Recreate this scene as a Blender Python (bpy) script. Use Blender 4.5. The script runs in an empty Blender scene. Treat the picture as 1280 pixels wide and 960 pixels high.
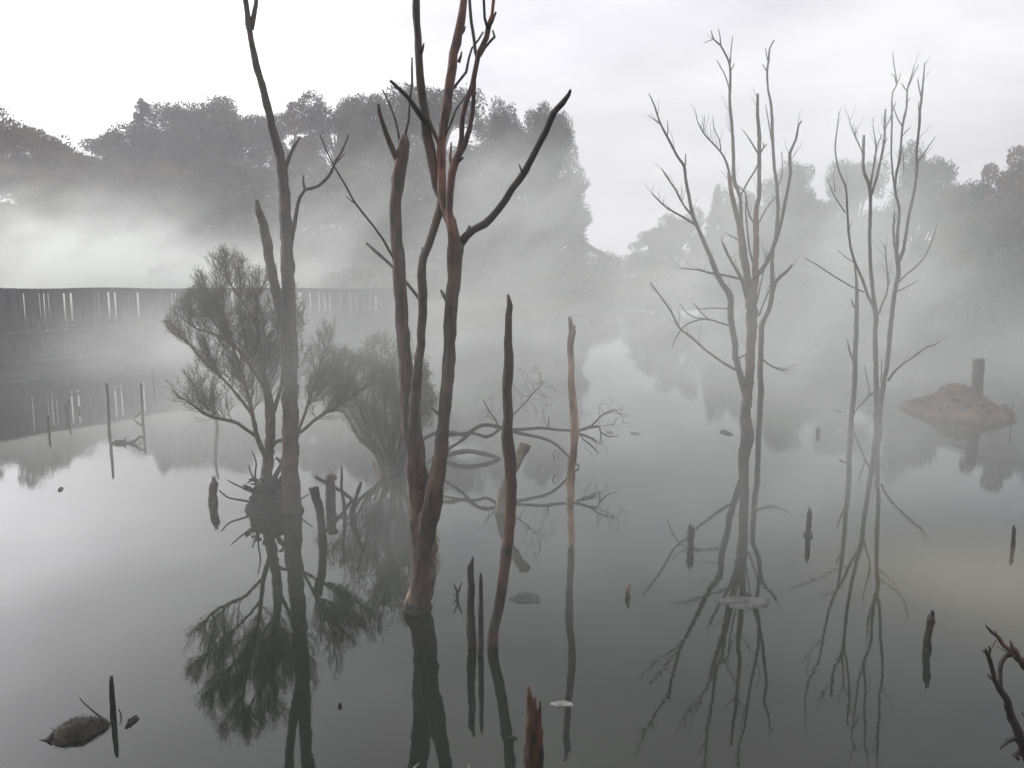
import bpy, math, random
import numpy as np
from mathutils import Vector, Matrix

R = math.radians
random.seed(7)
C = bpy.context.scene
COL = C.collection

# ---------------------------------------------------------------- camera
CAM_H, F_PX, PITCH = 3.0, 1036.0, R(8.24)
cam_data = bpy.data.cameras.new("camera")
cam = bpy.data.objects.new("camera", cam_data)
COL.objects.link(cam)
cam.location = (0, 0, CAM_H)
cam.rotation_euler = (R(90) - PITCH, 0, 0)
cam_data.sensor_width = 36.0
cam_data.lens = 36.0 * F_PX / 1280.0
cam_data.clip_start = 0.05
cam_data.clip_end = 3000
C.camera = cam

# ---------------------------------------------------------------- sky, sun, exposure
SUN_ELEV, SUN_ROT = R(18), R(-57)          # sun veiled by cloud, high on the left
world = bpy.data.worlds.new("World")
C.world = world
world.use_nodes = True
wn, wl = world.node_tree.nodes, world.node_tree.links
wn.clear()
w_out = wn.new("ShaderNodeOutputWorld")
sky = wn.new("ShaderNodeTexSky")
sky.sky_type = 'NISHITA'
sky.sun_disc = False
sky.sun_elevation = SUN_ELEV
sky.sun_rotation = SUN_ROT
sky.air_density = 1.0
sky.dust_density = 4.0
bg_sky = wn.new("ShaderNodeBackground"); bg_sky.inputs[1].default_value = 0.05
hs = wn.new("ShaderNodeHueSaturation"); hs.inputs["Saturation"].default_value = 0.25
wl.new(sky.outputs[0], hs.inputs["Color"])
wl.new(hs.outputs[0], bg_sky.inputs[0])
# the cloud deck: a continuous procedural layer over the whole sky
tc = wn.new("ShaderNodeTexCoord")
sep = wn.new("ShaderNodeSeparateXYZ"); wl.new(tc.outputs["Generated"], sep.inputs[0])
zz = wn.new("ShaderNodeMath"); zz.operation = 'MAXIMUM'; zz.inputs[1].default_value = 0.0
wl.new(sep.outputs[2], zz.inputs[0])
za = wn.new("ShaderNodeMath"); za.operation = 'ADD'; za.inputs[1].default_value = 0.22
wl.new(zz.outputs[0], za.inputs[0])
dv = wn.new("ShaderNodeVectorMath"); dv.operation = 'DIVIDE'
cmb = wn.new("ShaderNodeCombineXYZ")
wl.new(za.outputs[0], cmb.inputs[0]); wl.new(za.outputs[0], cmb.inputs[1]); cmb.inputs[2].default_value = 1.0
wl.new(tc.outputs["Generated"], dv.inputs[0]); wl.new(cmb.outputs[0], dv.inputs[1])
nz = wn.new("ShaderNodeTexNoise"); nz.inputs["Scale"].default_value = 1.5
nz.inputs["Detail"].default_value = 5; nz.inputs["Roughness"].default_value = 0.5
wl.new(dv.outputs[0], nz.inputs["Vector"])
cr = wn.new("ShaderNodeValToRGB")
cr.color_ramp.elements[0].position = 0.32; cr.color_ramp.elements[0].color = (0.57, 0.565, 0.61, 1)
cr.color_ramp.elements[1].position = 0.68; cr.color_ramp.elements[1].color = (1.0, 0.985, 1.03, 1)
wl.new(nz.outputs["Fac"], cr.inputs[0])
bg_cl = wn.new("ShaderNodeBackground")
# the cloud glows where the veiled sun stands behind it
sdot = wn.new("ShaderNodeVectorMath"); sdot.operation = 'DOT_PRODUCT'
nrm = wn.new("ShaderNodeVectorMath"); nrm.operation = 'NORMALIZE'
wl.new(tc.outputs["Generated"], nrm.inputs[0]); wl.new(nrm.outputs[0], sdot.inputs[0])
sdot.inputs[1].default_value = (math.sin(SUN_ROT) * math.cos(SUN_ELEV), math.cos(SUN_ROT) * math.cos(SUN_ELEV), math.sin(SUN_ELEV))
smx = wn.new("ShaderNodeMath"); smx.operation = 'MAXIMUM'; smx.inputs[1].default_value = 0; wl.new(sdot.outputs["Value"], smx.inputs[0])
spw = wn.new("ShaderNodeMath"); spw.operation = 'POWER'; spw.inputs[1].default_value = 8.0; wl.new(smx.outputs[0], spw.inputs[0])
sma = wn.new("ShaderNodeMath"); sma.operation = 'MULTIPLY_ADD'; sma.inputs[1].default_value = 4.4; 
ovc = wn.new("ShaderNodeMath"); ovc.operation = 'MULTIPLY_ADD'; ovc.inputs[1].default_value = 0.78; ovc.inputs[2].default_value = 0.66
wl.new(zz.outputs[0], ovc.inputs[0]); wl.new(ovc.outputs[0], sma.inputs[2])      # an overcast sky grows brighter towards the zenith
wl.new(spw.outputs[0], sma.inputs[0]); wl.new(sma.outputs[0], bg_cl.inputs[1])
wl.new(cr.outputs[0], bg_cl.inputs[0])
addsh = wn.new("ShaderNodeAddShader")
wl.new(bg_sky.outputs[0], addsh.inputs[0]); wl.new(bg_cl.outputs[0], addsh.inputs[1])
wl.new(addsh.outputs[0], w_out.inputs[0])

sun_data = bpy.data.lights.new("sun", 'SUN')
sun_data.energy = 1.4
sun_data.angle = R(25)
sun_data.color = (1.0, 0.97, 0.93)
sun = bpy.data.objects.new("sun", sun_data)
COL.objects.link(sun)
sun_dir = Vector((math.sin(SUN_ROT) * math.cos(SUN_ELEV), math.cos(SUN_ROT) * math.cos(SUN_ELEV), math.sin(SUN_ELEV)))
sun.rotation_euler = sun_dir.to_track_quat('Z', 'Y').to_euler()

C.view_settings.view_transform = 'Standard'
C.view_settings.look = 'None'
C.view_settings.gamma = 1.0
C.view_settings.exposure = 0.12
C.render.engine = 'CYCLES'
C.cycles.max_bounces = 8
C.cycles.volume_bounces = 3
C.cycles.volume_step_rate = 3.0
C.cycles.volume_max_steps = 200
C.cycles.use_denoising = True
C.cycles.caustics_reflective = False
C.cycles.caustics_refractive = False
C.cycles.adaptive_threshold = 0.02

# ---------------------------------------------------------------- helpers
CP, SP = math.cos(PITCH), math.sin(PITCH)


def ray(px, py):
    dx, dz = (px - 640) / F_PX, (480 - py) / F_PX
    return Vector((dx, CP + dz * SP, -SP + dz * CP))


def at(px, py, Y):
    """The point seen at a pixel of the 1280 x 960 photograph, Y metres ahead."""
    d = ray(px, py)
    return Vector((0, 0, CAM_H)) + d * (Y / d.y)


def on_water(px, py):
    d = ray(px, py)
    return Vector((0, 0, CAM_H)) + d * (CAM_H / -d.z)


def tag(o, label=None, cat=None, group=None, kind=None):
    if label: o['label'] = label
    if cat: o['category'] = cat
    if group: o['group'] = group
    if kind: o['kind'] = kind
    return o


def empty(name, loc, label=None, cat=None, group=None):
    o = bpy.data.objects.new(name, None)
    COL.objects.link(o)
    o.location = loc
    o.empty_display_size = 0.1
    return tag(o, label, cat, group)


def mesh_obj(name, verts, faces, mat, parent=None, smooth=True, origin=None):
    me = bpy.data.meshes.new(name)
    if parent is not None and origin is None:
        origin = parent.matrix_world.translation if parent.parent is None else None
    if parent is not None:
        off = Vector((0, 0, 0)); p = parent
        while p is not None:
            off += p.location; p = p.parent
        verts = [(v[0] - off[0], v[1] - off[1], v[2] - off[2]) for v in verts]
        oloc = (0, 0, 0)
    elif origin is not None:
        verts = [(v[0] - origin[0], v[1] - origin[1], v[2] - origin[2]) for v in verts]
        oloc = origin
    else:
        oloc = (0, 0, 0)
    me.from_pydata([tuple(v) for v in verts], [], faces)
    if smooth:
        me.polygons.foreach_set("use_smooth", [True] * len(me.polygons))
    me.materials.append(mat)
    me.update()
    o = bpy.data.objects.new(name, me)
    COL.objects.link(o)
    o.location = oloc
    if parent is not None:
        o.parent = parent
    return o


class Geo:
    def __init__(s):
        s.v, s.f = [], []

    def tube(s, pts, radii, sides=8, cap=True, rough=0.0, rnd=random):
        """A tapered tube through pts (world), with uneven rings."""
        n = len(pts)
        base = len(s.v)
        t0 = (pts[1] - pts[0]).normalized()
        u = t0.cross(Vector((0.3, 1, 0.1))).normalized()
        lob = [1 + rnd.uniform(-1, 1) * rough * 1.5 for _ in range(sides)]
        for i in range(n):
            if i == 0: t = pts[1] - pts[0]
            elif i == n - 1: t = pts[-1] - pts[-2]
            else: t = pts[i + 1] - pts[i - 1]
            t = t.normalized() if t.length > 1e-9 else t0
            u = (u - t * u.dot(t))
            u = u.normalized() if u.length > 1e-6 else t.orthogonal().normalized()
            w = t.cross(u)
            for k in range(sides):
                a = 2 * math.pi * k / sides
                r = radii[i] * lob[k] * (1 + rnd.uniform(-1, 1) * rough)
                lob[k] += (1 + rnd.uniform(-1, 1) * rough * 1.5 - lob[k]) * 0.3
                s.v.append(pts[i] + (u * math.cos(a) + w * math.sin(a)) * r)
        for i in range(n - 1):
            for k in range(sides):
                a, b = base + i * sides + k, base + i * sides + (k + 1) % sides
                s.f.append((a, b, b + sides, a + sides))
        if cap:
            s.f.append(tuple(base + k for k in reversed(range(sides))))
            s.f.append(tuple(base + (n - 1) * sides + k for k in range(sides)))

    def box(s, c, half, rz=0.0, rx=0.0, taper=1.0):
        m = Matrix.Rotation(rz, 3, 'Z') @ Matrix.Rotation(rx, 3, 'X')
        b = len(s.v)
        for z in (-1, 1):
            t = 1.0 if z < 0 else taper
            for x, y in ((-1, -1), (1, -1), (1, 1), (-1, 1)):
                s.v.append(Vector(c) + m @ Vector((x * half[0] * t, y * half[1] * t, z * half[2])))
        for q in ((0, 3, 2, 1), (4, 5, 6, 7), (0, 1, 5, 4), (1, 2, 6, 5), (2, 3, 7, 6), (3, 0, 4, 7)):
            s.f.append(tuple(b + i for i in q))

    def build(s, name, mat, parent=None, smooth=True, origin=None):
        return mesh_obj(name, s.v, s.f, mat, parent, smooth, origin)


def spline(pts, rad, step=0.12, rnd=random, wob=0.0, tipseed=None):
    """Catmull-Rom resampling; wob shifts the points by a share of the radius."""
    P, Q = [], []
    n = len(pts)
    for i in range(n - 1):
        p0 = pts[max(i - 1, 0)]; p1 = pts[i]; p2 = pts[i + 1]; p3 = pts[min(i + 2, n - 1)]
        L = (p2 - p1).length
        k = max(1, min(14, int(L / step)))
        for j in range(k):
            t = j / k
            a = 0.5 * ((2 * p1) + (p2 - p0) * t + (2 * p0 - 5 * p1 + 4 * p2 - p3) * t * t + (3 * p1 - p0 - 3 * p2 + p3) * t ** 3)
            r = rad[i] * (1 - t) + rad[i + 1] * t
            if not (i == 0 and j == 0):
                a = a + Vector((rnd.uniform(-1, 1), rnd.uniform(-1, 1), rnd.uniform(-1, 1))) * r * wob
            P.append(a); Q.append(r)
    P.append(pts[-1]); Q.append(rad[-1])
    return P, Q


def limb(geo, pix, Y, dy=0.0, dy0=0.0, step=0.07, rough=0.12, wob=0.10, sides=None, rnd=random, under=False, minr=0.0014):
    """A limb followed over the photograph: pix = [(px, py, width in px)], at Y metres, drifting dy metres in depth."""
    n = len(pix)
    pts, rad = [], []
    wlast = 3
    for i, q in enumerate(pix):
        w = q[2] if len(q) > 2 else wlast
        wlast = w
        yy = Y + dy0 + dy * (i / max(1, n - 1))
        p = at(q[0], q[1], yy)
        pts.append(p)
        rad.append(max(minr, 0.5 * w * (p - Vector((0, 0, CAM_H))).length / F_PX))
    if under:                                   # carry the foot on down below the water
        d = (pts[0] - pts[1]); d.z = min(d.z, -0.05)
        d = d.normalized()
        k = (pts[0].z + 0.5) / max(0.15, -d.z)
        pts.insert(0, pts[0] + d * min(k, 1.2)); rad.insert(0, rad[0] * 1.05)
    sides = sides or (20 if max(rad) > 0.05 else 9 if max(rad) > 0.02 else 5)
    if sides == 20: rough *= 1.25
    P, Q = spline(pts, rad, step, rnd, wob)
    geo.tube(P, Q, sides, True, rough, rnd)
    return P, Q


def twiggy(geo, P, Q, rnd, count, length, up=0.5, r0=0.0045, start=0.25):
    """Short dead side twigs along a limb."""
    for _ in range(count):
        i = rnd.randrange(int(len(P) * start), len(P))
        p = P[i]
        ax_ = (P[i] - P[i - 1]).normalized()
        d = (ax_ * 1.3 + Vector((rnd.uniform(-1, 1), rnd.uniform(-1, 1), rnd.uniform(-0.2, 1) * up))).normalized()
        L = length * rnd.uniform(0.3, 1)
        pts = [p]
        for k in range(3):
            d = (d + Vector((rnd.uniform(-.3, .3), rnd.uniform(-.3, .3), rnd.uniform(-.1, .35)))).normalized()
            pts.append(pts[-1] + d * L / 3)
        r = min(Q[i] * 0.6, r0)
        geo.tube(pts, [r, r * .8, r * .6, r * .4], 4, False, 0.1, rnd)


# ---------------------------------------------------------------- materials
def new_mat(name):
    m = bpy.data.materials.new(name)
    m.use_nodes = True
    return m, m.node_tree.nodes, m.node_tree.links, m.node_tree.nodes["Principled BSDF"]


def bark(name, c0, c1, c2, streak=1.0, rough=0.75, bump=0.9, wet=None, scale=6.0, patch=0.58, low=None):
    """Weathered wood: long grain, patches of a second colour, dark wet foot near the water."""
    m, n, l, b = new_mat(name)
    geo = n.new("ShaderNodeNewGeometry")
    mp = n.new("ShaderNodeMapping"); mp.inputs["Scale"].default_value = (scale * 3.5, scale * 3.5, scale * 0.5 * streak)
    l.new(geo.outputs["Position"], mp.inputs[0])
    n1 = n.new("ShaderNodeTexNoise"); n1.inputs["Scale"].default_value = 1.6; n1.inputs["Detail"].default_value = 6
    l.new(mp.outputs[0], n1.inputs["Vector"])
    n2 = n.new("ShaderNodeTexNoise"); n2.inputs["Scale"].default_value = 2.2; n2.inputs["Detail"].default_value = 4
    l.new(geo.outputs["Position"], n2.inputs["Vector"])
    r1 = n.new("ShaderNodeValToRGB")
    r1.color_ramp.elements[0].position = 0.35; r1.color_ramp.elements[0].color = (*c0, 1)
    r1.color_ramp.elements[1].position = 0.68; r1.color_ramp.elements[1].color = (*c1, 1)
    l.new(n1.outputs["Fac"], r1.inputs[0])
    r2 = n.new("ShaderNodeValToRGB")
    r2.color_ramp.elements[0].position = patch - 0.07; r2.color_ramp.elements[0].color = (0, 0, 0, 1)
    r2.color_ramp.elements[1].position = patch + 0.07; r2.color_ramp.elements[1].color = (1, 1, 1, 1)
    l.new(n2.outputs["Fac"], r2.inputs[0])
    mx = n.new("ShaderNodeMix"); mx.data_type = 'RGBA'
    fac = r2.outputs[0]
    if low:                                     # lichen and bare wood only on the lower trunk
        sl = n.new("ShaderNodeSeparateXYZ"); l.new(geo.outputs["Position"], sl.inputs[0])
        ml = n.new("ShaderNodeMapRange"); ml.inputs["From Min"].default_value = low; ml.inputs["From Max"].default_value = low * 0.6
        l.new(sl.outputs[2], ml.inputs["Value"])
        mm = n.new("ShaderNodeMath"); mm.operation = 'MULTIPLY'; l.new(ml.outputs[0], mm.inputs[0]); l.new(r2.outputs[0], mm.inputs[1])
        fac = mm.outputs[0]
    l.new(fac, mx.inputs["Factor"]); l.new(r1.outputs[0], mx.inputs["A"]); mx.inputs["B"].default_value = (*c2, 1)
    last = mx.outputs["Result"]
    if wet:                                     # algae and damp where the foot stands in the pond
        sp = n.new("ShaderNodeSeparateXYZ"); l.new(geo.outputs["Position"], sp.inputs[0])
        ad = n.new("ShaderNodeMath"); ad.operation = 'MULTIPLY_ADD'; ad.inputs[1].default_value = 0.16; ad.inputs[2].default_value = -0.08
        l.new(n1.outputs["Fac"], ad.inputs[0])
        sb = n.new("ShaderNodeMath"); sb.operation = 'ADD'; l.new(sp.outputs[2], sb.inputs[0]); l.new(ad.outputs[0], sb.inputs[1])
        mr = n.new("ShaderNodeMapRange"); mr.inputs["From Min"].default_value = wet * 0.5; mr.inputs["From Max"].default_value = wet
        mr.inputs["To Min"].default_value = 1; mr.inputs["To Max"].default_value = 0
        l.new(sb.outputs[0], mr.inputs["Value"])
        m2 = n.new("ShaderNodeMix"); m2.data_type = 'RGBA'
        l.new(mr.outputs[0], m2.inputs["Factor"]); l.new(last, m2.inputs["A"]); m2.inputs["B"].default_value = (0.018, 0.018, 0.013, 1)
        last = m2.outputs["Result"]
    l.new(last, b.inputs["Base Color"])
    b.inputs["Roughness"].default_value = rough
    bp = n.new("ShaderNodeBump"); bp.inputs["Strength"].default_value = bump; bp.inputs["Distance"].default_value = 0.02
    l.new(n1.outputs["Fac"], bp.inputs["Height"]); l.new(bp.outputs[0], b.inputs["Normal"])
    return m


M = {}
M['bark_dark'] = bark('dark_bark', (0.014, 0.012, 0.010), (0.042, 0.036, 0.030), (0.06, 0.038, 0.03), wet=0.06, patch=0.62)
M['bark_red'] = bark('red_bark', (0.026, 0.017, 0.014), (0.09, 0.048, 0.035), (0.19, 0.080, 0.052), wet=0.07, patch=0.58)
M['bark_warm'] = bark('warm_bark', (0.018, 0.013, 0.010), (0.062, 0.046, 0.035), (0.095, 0.058, 0.043), wet=0.07, patch=0.56)
M['bark_snag'] = bark('snag_bark', (0.018, 0.015, 0.013), (0.06, 0.048, 0.04), (0.10, 0.058, 0.042), wet=0.07, patch=0.46, low=1.7)
M['bark_black'] = bark('black_bark', (0.010, 0.008, 0.008), (0.028, 0.021, 0.020), (0.06, 0.03, 0.027), patch=0.64)
M['bark_brown'] = bark('brown_bark', (0.022, 0.015, 0.011), (0.085, 0.050, 0.036), (0.20, 0.16, 0.11), wet=0.09, patch=0.52, low=1.0)
M['bark_grey'] = bark('grey_bark', (0.022, 0.019, 0.017), (0.065, 0.053, 0.044), (0.09, 0.058, 0.045), wet=0.05, patch=0.6)
M['bark_orange'] = bark('orange_wood', (0.07, 0.045, 0.032), (0.21, 0.135, 0.095), (0.29, 0.205, 0.15), wet=0.06, patch=0.53)
M['bark_olive'] = bark('olive_wood', (0.05, 0.045, 0.026), (0.15, 0.135, 0.085), (0.2, 0.17, 0.11), wet=0.05)
M['stake'] = bark('black_wet_wood', (0.007, 0.006, 0.005), (0.024, 0.018, 0.014), (0.04, 0.026, 0.018), patch=0.64, rough=0.7)
M['rust'] = bark('rusty_wood', (0.014, 0.009, 0.006), (0.065, 0.034, 0.016), (0.11, 0.035, 0.018), patch=0.62, bump=0.8)
M['twig'] = bark('twig_bark', (0.025, 0.022, 0.018), (0.07, 0.06, 0.045), (0.09, 0.06, 0.045))
M['boards'] = bark('fence_boards', (0.022, 0.022, 0.025), (0.075, 0.073, 0.076), (0.05, 0.048, 0.044), rough=0.8, scale=3.0)
M['roof'] = bark('roof_sheet', (0.05, 0.05, 0.055), (0.09, 0.09, 0.095), (0.07, 0.07, 0.07), rough=0.6)
M['wall'] = bark('house_wall', (0.25, 0.24, 0.22), (0.34, 0.33, 0.31), (0.3, 0.29, 0.27))


def leaf_mat(name, c0, c1, sc=0.38):
    m, n, l, b = new_mat(name)
    g = n.new("ShaderNodeNewGeometry")
    nz_ = n.new("ShaderNodeTexNoise"); nz_.inputs["Scale"].default_value = sc; nz_.inputs["Detail"].default_value = 5
    l.new(g.outputs["Position"], nz_.inputs["Vector"])
    r = n.new("ShaderNodeValToRGB")
    r.color_ramp.elements[0].position = 0.36; r.color_ramp.elements[0].color = (*c0, 1)
    r.color_ramp.elements[1].position = 0.64; r.color_ramp.elements[1].color = (*c1, 1)
    l.new(nz_.outputs["Fac"], r.inputs[0]); l.new(r.outputs[0], b.inputs["Base Color"])
    b.inputs["Roughness"].default_value = 0.85
    b.inputs["Specular IOR Level"].default_value = 0.25
    return m


M['leaf_dark'] = leaf_mat('dark_needles', (0.009, 0.012, 0.009), (0.06, 0.064, 0.044))
M['leaf_brown'] = leaf_mat('brownish_foliage', (0.022, 0.018, 0.012), (0.14, 0.094, 0.06))
M['leaf_green'] = leaf_mat('grey_green_foliage', (0.015, 0.021, 0.013), (0.085, 0.098, 0.06))
M['leaf_shrub'] = leaf_mat('small_shrub_leaves', (0.035, 0.042, 0.022), (0.09, 0.10, 0.05), 6.0)
M['leaf_bright'] = leaf_mat('fresh_shrub_leaves', (0.06, 0.075, 0.03), (0.15, 0.17, 0.07), 6.0)
M['leaf_red'] = leaf_mat('russet_foliage', (0.05, 0.033, 0.022), (0.13, 0.075, 0.05))


def ground_mat(name, c0, c1, c2, sc=0.5):
    m, n, l, b = new_mat(name)
    g = n.new("ShaderNodeNewGeometry")
    a = n.new("ShaderNodeTexNoise"); a.inputs["Scale"].default_value = sc; a.inputs["Detail"].default_value = 8
    a.inputs["Roughness"].default_value = 0.65
    l.new(g.outputs["Position"], a.inputs["Vector"])
    r = n.new("ShaderNodeValToRGB")
    r.color_ramp.elements[0].position = 0.32; r.color_ramp.elements[0].color = (*c0, 1)
    r.color_ramp.elements[1].position = 0.7; r.color_ramp.elements[1].color = (*c2, 1)
    e = r.color_ramp.elements.new(0.5); e.color = (*c1, 1)
    l.new(a.outputs["Fac"], r.inputs[0]); l.new(r.outputs[0], b.inputs["Base Color"])
    bp = n.new("ShaderNodeBump"); bp.inputs["Strength"].default_value = 0.7; bp.inputs["Distance"].default_value = 0.05
    a2 = n.new("ShaderNodeTexNoise"); a2.inputs["Scale"].default_value = 14; a2.inputs["Detail"].default_value = 5
    l.new(g.outputs["Position"], a2.inputs["Vector"])
    l.new(a2.outputs["Fac"], bp.inputs["Height"]); l.new(bp.outputs[0], b.inputs["Normal"])
    b.inputs["Roughness"].default_value = 0.95
    return m


M['ground'] = ground_mat('bank_ground', (0.03, 0.028, 0.02), (0.06, 0.055, 0.035), (0.10, 0.08, 0.055))
M['islet'] = ground_mat('islet_soil', (0.016, 0.013, 0.010), (0.05, 0.030, 0.019), (0.14, 0.078, 0.048), 3.2)
M['peat'] = ground_mat('wet_root_peat', (0.006, 0.006, 0.005), (0.015, 0.014, 0.011), (0.035, 0.03, 0.022), 9.0)
M['moss'] = ground_mat('wet_moss', (0.008, 0.008, 0.006), (0.022, 0.021, 0.014), (0.06, 0.055, 0.034), 9.0)
M['mat_pale'] = ground_mat('pale_scum', (0.035, 0.037, 0.033), (0.07, 0.073, 0.066), (0.12, 0.125, 0.11), 7.0)
M['mat_dark'] = ground_mat('dark_weed', (0.012, 0.014, 0.012), (0.03, 0.033, 0.03), (0.055, 0.06, 0.052), 12.0)
M['leaf_pale'] = ground_mat('bleached_leaf', (0.14, 0.14, 0.12), (0.22, 0.22, 0.19), (0.30, 0.295, 0.27), 20.0)

# water: dark pond, nearly still
m, n, l, b = new_mat('pond_water')
g = n.new("ShaderNodeNewGeometry")
a = n.new("ShaderNodeTexNoise"); a.inputs["Scale"].default_value = 0.35; a.inputs["Detail"].default_value = 4
l.new(g.outputs["Position"], a.inputs["Vector"])
r = n.new("ShaderNodeValToRGB")
r.color_ramp.elements[0].position = 0.38; r.color_ramp.elements[0].color = (0.010, 0.0125, 0.009, 1)
r.color_ramp.elements[1].position = 0.7; r.color_ramp.elements[1].color = (0.024, 0.028, 0.020, 1)
l.new(a.outputs["Fac"], r.inputs[0])
# shallow ochre silt showing through near the islet side
sb = n.new("ShaderNodeVectorMath"); sb.operation = 'DISTANCE'
silt = on_water(1265, 730)
sb.inputs[1].default_value = tuple(silt)
mpv = n.new("ShaderNodeMapping"); l.new(g.outputs["Position"], mpv.inputs[0])
l.new(mpv.outputs[0], sb.inputs[0])
ms = n.new("ShaderNodeMath"); ms.operation = 'MULTIPLY_ADD'; ms.inputs[1].default_value = 1.6; l.new(a.outputs["Fac"], ms.inputs[0])
l.new(sb.outputs["Value"], ms.inputs[2])
mr = n.new("ShaderNodeMapRange"); mr.interpolation_type = 'SMOOTHSTEP'
mr.inputs["From Min"].default_value = 0.9; mr.inputs["From Max"].default_value = 3.0
mr.inputs["To Min"].default_value = 1; mr.inputs["To Max"].default_value = 0
l.new(ms.outputs[0], mr.inputs["Value"])
mx = n.new("ShaderNodeMix"); mx.data_type = 'RGBA'
l.new(mr.outputs[0], mx.inputs["Factor"]); l.new(r.outputs[0], mx.inputs["A"]); mx.inputs["B"].default_value = (0.098, 0.092, 0.056, 1)
l.new(mx.outputs["Result"], b.inputs["Base Color"])
b.inputs["Roughness"].default_value = 0.02
b.inputs["IOR"].default_value = 1.35
mp = n.new("ShaderNodeMapping"); mp.inputs["Scale"].default_value = (2.2, 5.0, 1.0)
l.new(g.outputs["Position"], mp.inputs[0])
rp = n.new("ShaderNodeTexNoise"); rp.inputs["Scale"].default_value = 2.6; rp.inputs["Detail"].default_value = 3
l.new(mp.outputs[0], rp.inputs["Vector"])
bp = n.new("ShaderNodeBump"); bp.inputs["Strength"].default_value = 0.014; bp.inputs["Distance"].default_value = 0.02
l.new(rp.outputs["Fac"], bp.inputs["Height"]); l.new(bp.outputs[0], b.inputs["Normal"])
M['water'] = m

# ---------------------------------------------------------------- the setting
SHORE = [(-60, 23), (-22, 24.2), (-15.6, 25.4), (-12.4, 29.6), (-9, 31.5), (-5.2, 34), (-2.6, 36.5), (1, 50), (8, 62), (16, 60), (24, 50), (34, 44), (60, 38)]


def shore_y(x):
    for (x0, y0), (x1, y1) in zip(SHORE, SHORE[1:]):
        if x <= x1:
            t = min(1, max(0, (x - x0) / (x1 - x0)))
            return y0 + (y1 - y0) * t
    return SHORE[-1][1]


def sstep(a_, b_, x):
    t = min(1, max(0, (x - a_) / (b_ - a_)))
    return t * t * (3 - 2 * t)


def ground_z(x, y):
    far = y - shore_y(x) + 0.8 * math.sin(x * 0.7) + 0.4 * math.sin(x * 2.1 + y)
    near = 3.0 - y + 0.3 * math.sin(x * 1.3)
    side = abs(x) - 58
    d = max(far, near, side)
    z = -0.9 + 1.35 * sstep(-1.8, 1.2, d)
    if near > 0.5: z += 0.9 * sstep(0.5, 2.5, near)
    if far > 0:
        z += 0.35 * math.sin(x * 0.31 + 1) * sstep(0, 10, far) * 0.6
        z += 7.0 * sstep(8, 90, far) * (1.0 if x < 2 else 1.0 - 0.75 * sstep(2, 14, x) + 0.6 * sstep(22, 45, x))
    return z


def axis(marks):
    out = []
    for a_, b_, s_ in marks:
        k = int((b_ - a_) / s_)
        out += [a_ + (b_ - a_) * i / k for i in range(k)]
    out.append(marks[-1][1])
    return out


xs = axis([(-500, -100, 40), (-100, -60, 5), (-60, 60, 1.2), (60, 100, 5), (100, 500, 40)])
ys = axis([(-60, -8, 6), (-8, 8, 0.5), (8, 20, 2), (20, 70, 0.8), (70, 160, 5), (160, 900, 74)])
V = [(x, y, ground_z(x, y)) for y in ys for x in xs]
nx = len(xs)
Fc = [(j * nx + i, j * nx + i + 1, (j + 1) * nx + i + 1, (j + 1) * nx + i) for j in range(len(ys) - 1) for i in range(nx - 1)]
tag(mesh_obj('ground', V, Fc, M['ground']), kind='structure')
wv = [(-59.5, 1.0, 0), (59.5, 1.0, 0), (59.5, 66, 0), (-59.5, 66, 0)]
tag(mesh_obj('water', wv, [(0, 1, 2, 3)], M['water'], smooth=False), kind='structure')

# ---------------------------------------------------------------- boardwalk with a paling fence
rnd = random.Random(11)
path = [(-640 / F_PX * 25 * 1.35, 21.8), (-15.3, 24.6), (-12.2, 28.8), (-8.9, 30.6), (-5.1, 33.2), (-3.9, 34.4)]
fw = empty('boardwalk', (-12, 28, 0), 'long raised grey boardwalk with a close paling fence crossing the steaming pond', 'boardwalk')


def path_at(s):
    for p, q in zip(path, path[1:]):
        L = math.hypot(q[0] - p[0], q[1] - p[1])
        if s <= L or q is path[-1]:
            t = min(1.0, s / L)
            return p[0] + (q[0] - p[0]) * t, p[1] + (q[1] - p[1]) * t, math.atan2(q[1] - p[1], q[0] - p[0])
        s -= L


TOT = sum(math.hypot(q[0] - p[0], q[1] - p[1]) for p, q in zip(path, path[1:]))
TOPZ = lambda y: 0.018 * math.sin(y * 1.9) + 3.0 - 0.0288 * y - 0.05 + (0.05 if y > 24 else 0.05 - 0.07 * (24 - y))
DECKZ = 1.07
gaps_px = [16, 25, 63, 70, 79, 85.5, 126, 133.5, 140.5, 171, 200, 207, 223, 230, 238, 258, 266, 288, 303, 309, 341, 352, 375, 386, 398, 404, 412, 419, 426, 437, 444, 452, 461, 470, 478]
s_ = 0.0
npal = 0
while s_ < TOT:
    x, y, ang = path_at(s_)
    px = 640 + F_PX * x / (y * CP)              # which side of a gap it stands on
    step_ = 0.142 if y < 33 else 0.19
    wpal = step_ * 0.5 + 0.006                     # butted tight, slight unevenness
    near_gap = any(abs(px - g_) < 1.9 for g_ in gaps_px)
    slim = any(abs(px - g_) < 1.6 for g_ in (4, 10, 33, 40, 47, 55, 92, 108, 117, 150, 160, 182, 190, 214, 248, 276, 295, 322, 333, 362))
    if y < 23.5 and rnd.random() < 0.12: near_gap = True
    if not near_gap:
        top = TOPZ(y) - 0.05 + rnd.uniform(-0.012, 0.012)
        g_ = Geo()
        off = 0.008 * (npal % 2)
        nx_, ny_ = -math.sin(ang), math.cos(ang)
        wd = wpal - rnd.uniform(0.0, 0.006) - (0.022 if slim else 0)
        g_.box((x + nx_ * off, y + ny_ * off, (DECKZ - 0.12 + top) / 2), (wd, 0.011, (top - DECKZ + 0.12) / 2), ang, rnd.uniform(-0.008, 0.008))
        g_.build('paling', M['boards'], fw, False)
        npal += 1
        s_ += step_
    else:
        s_ += 0.075
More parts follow.
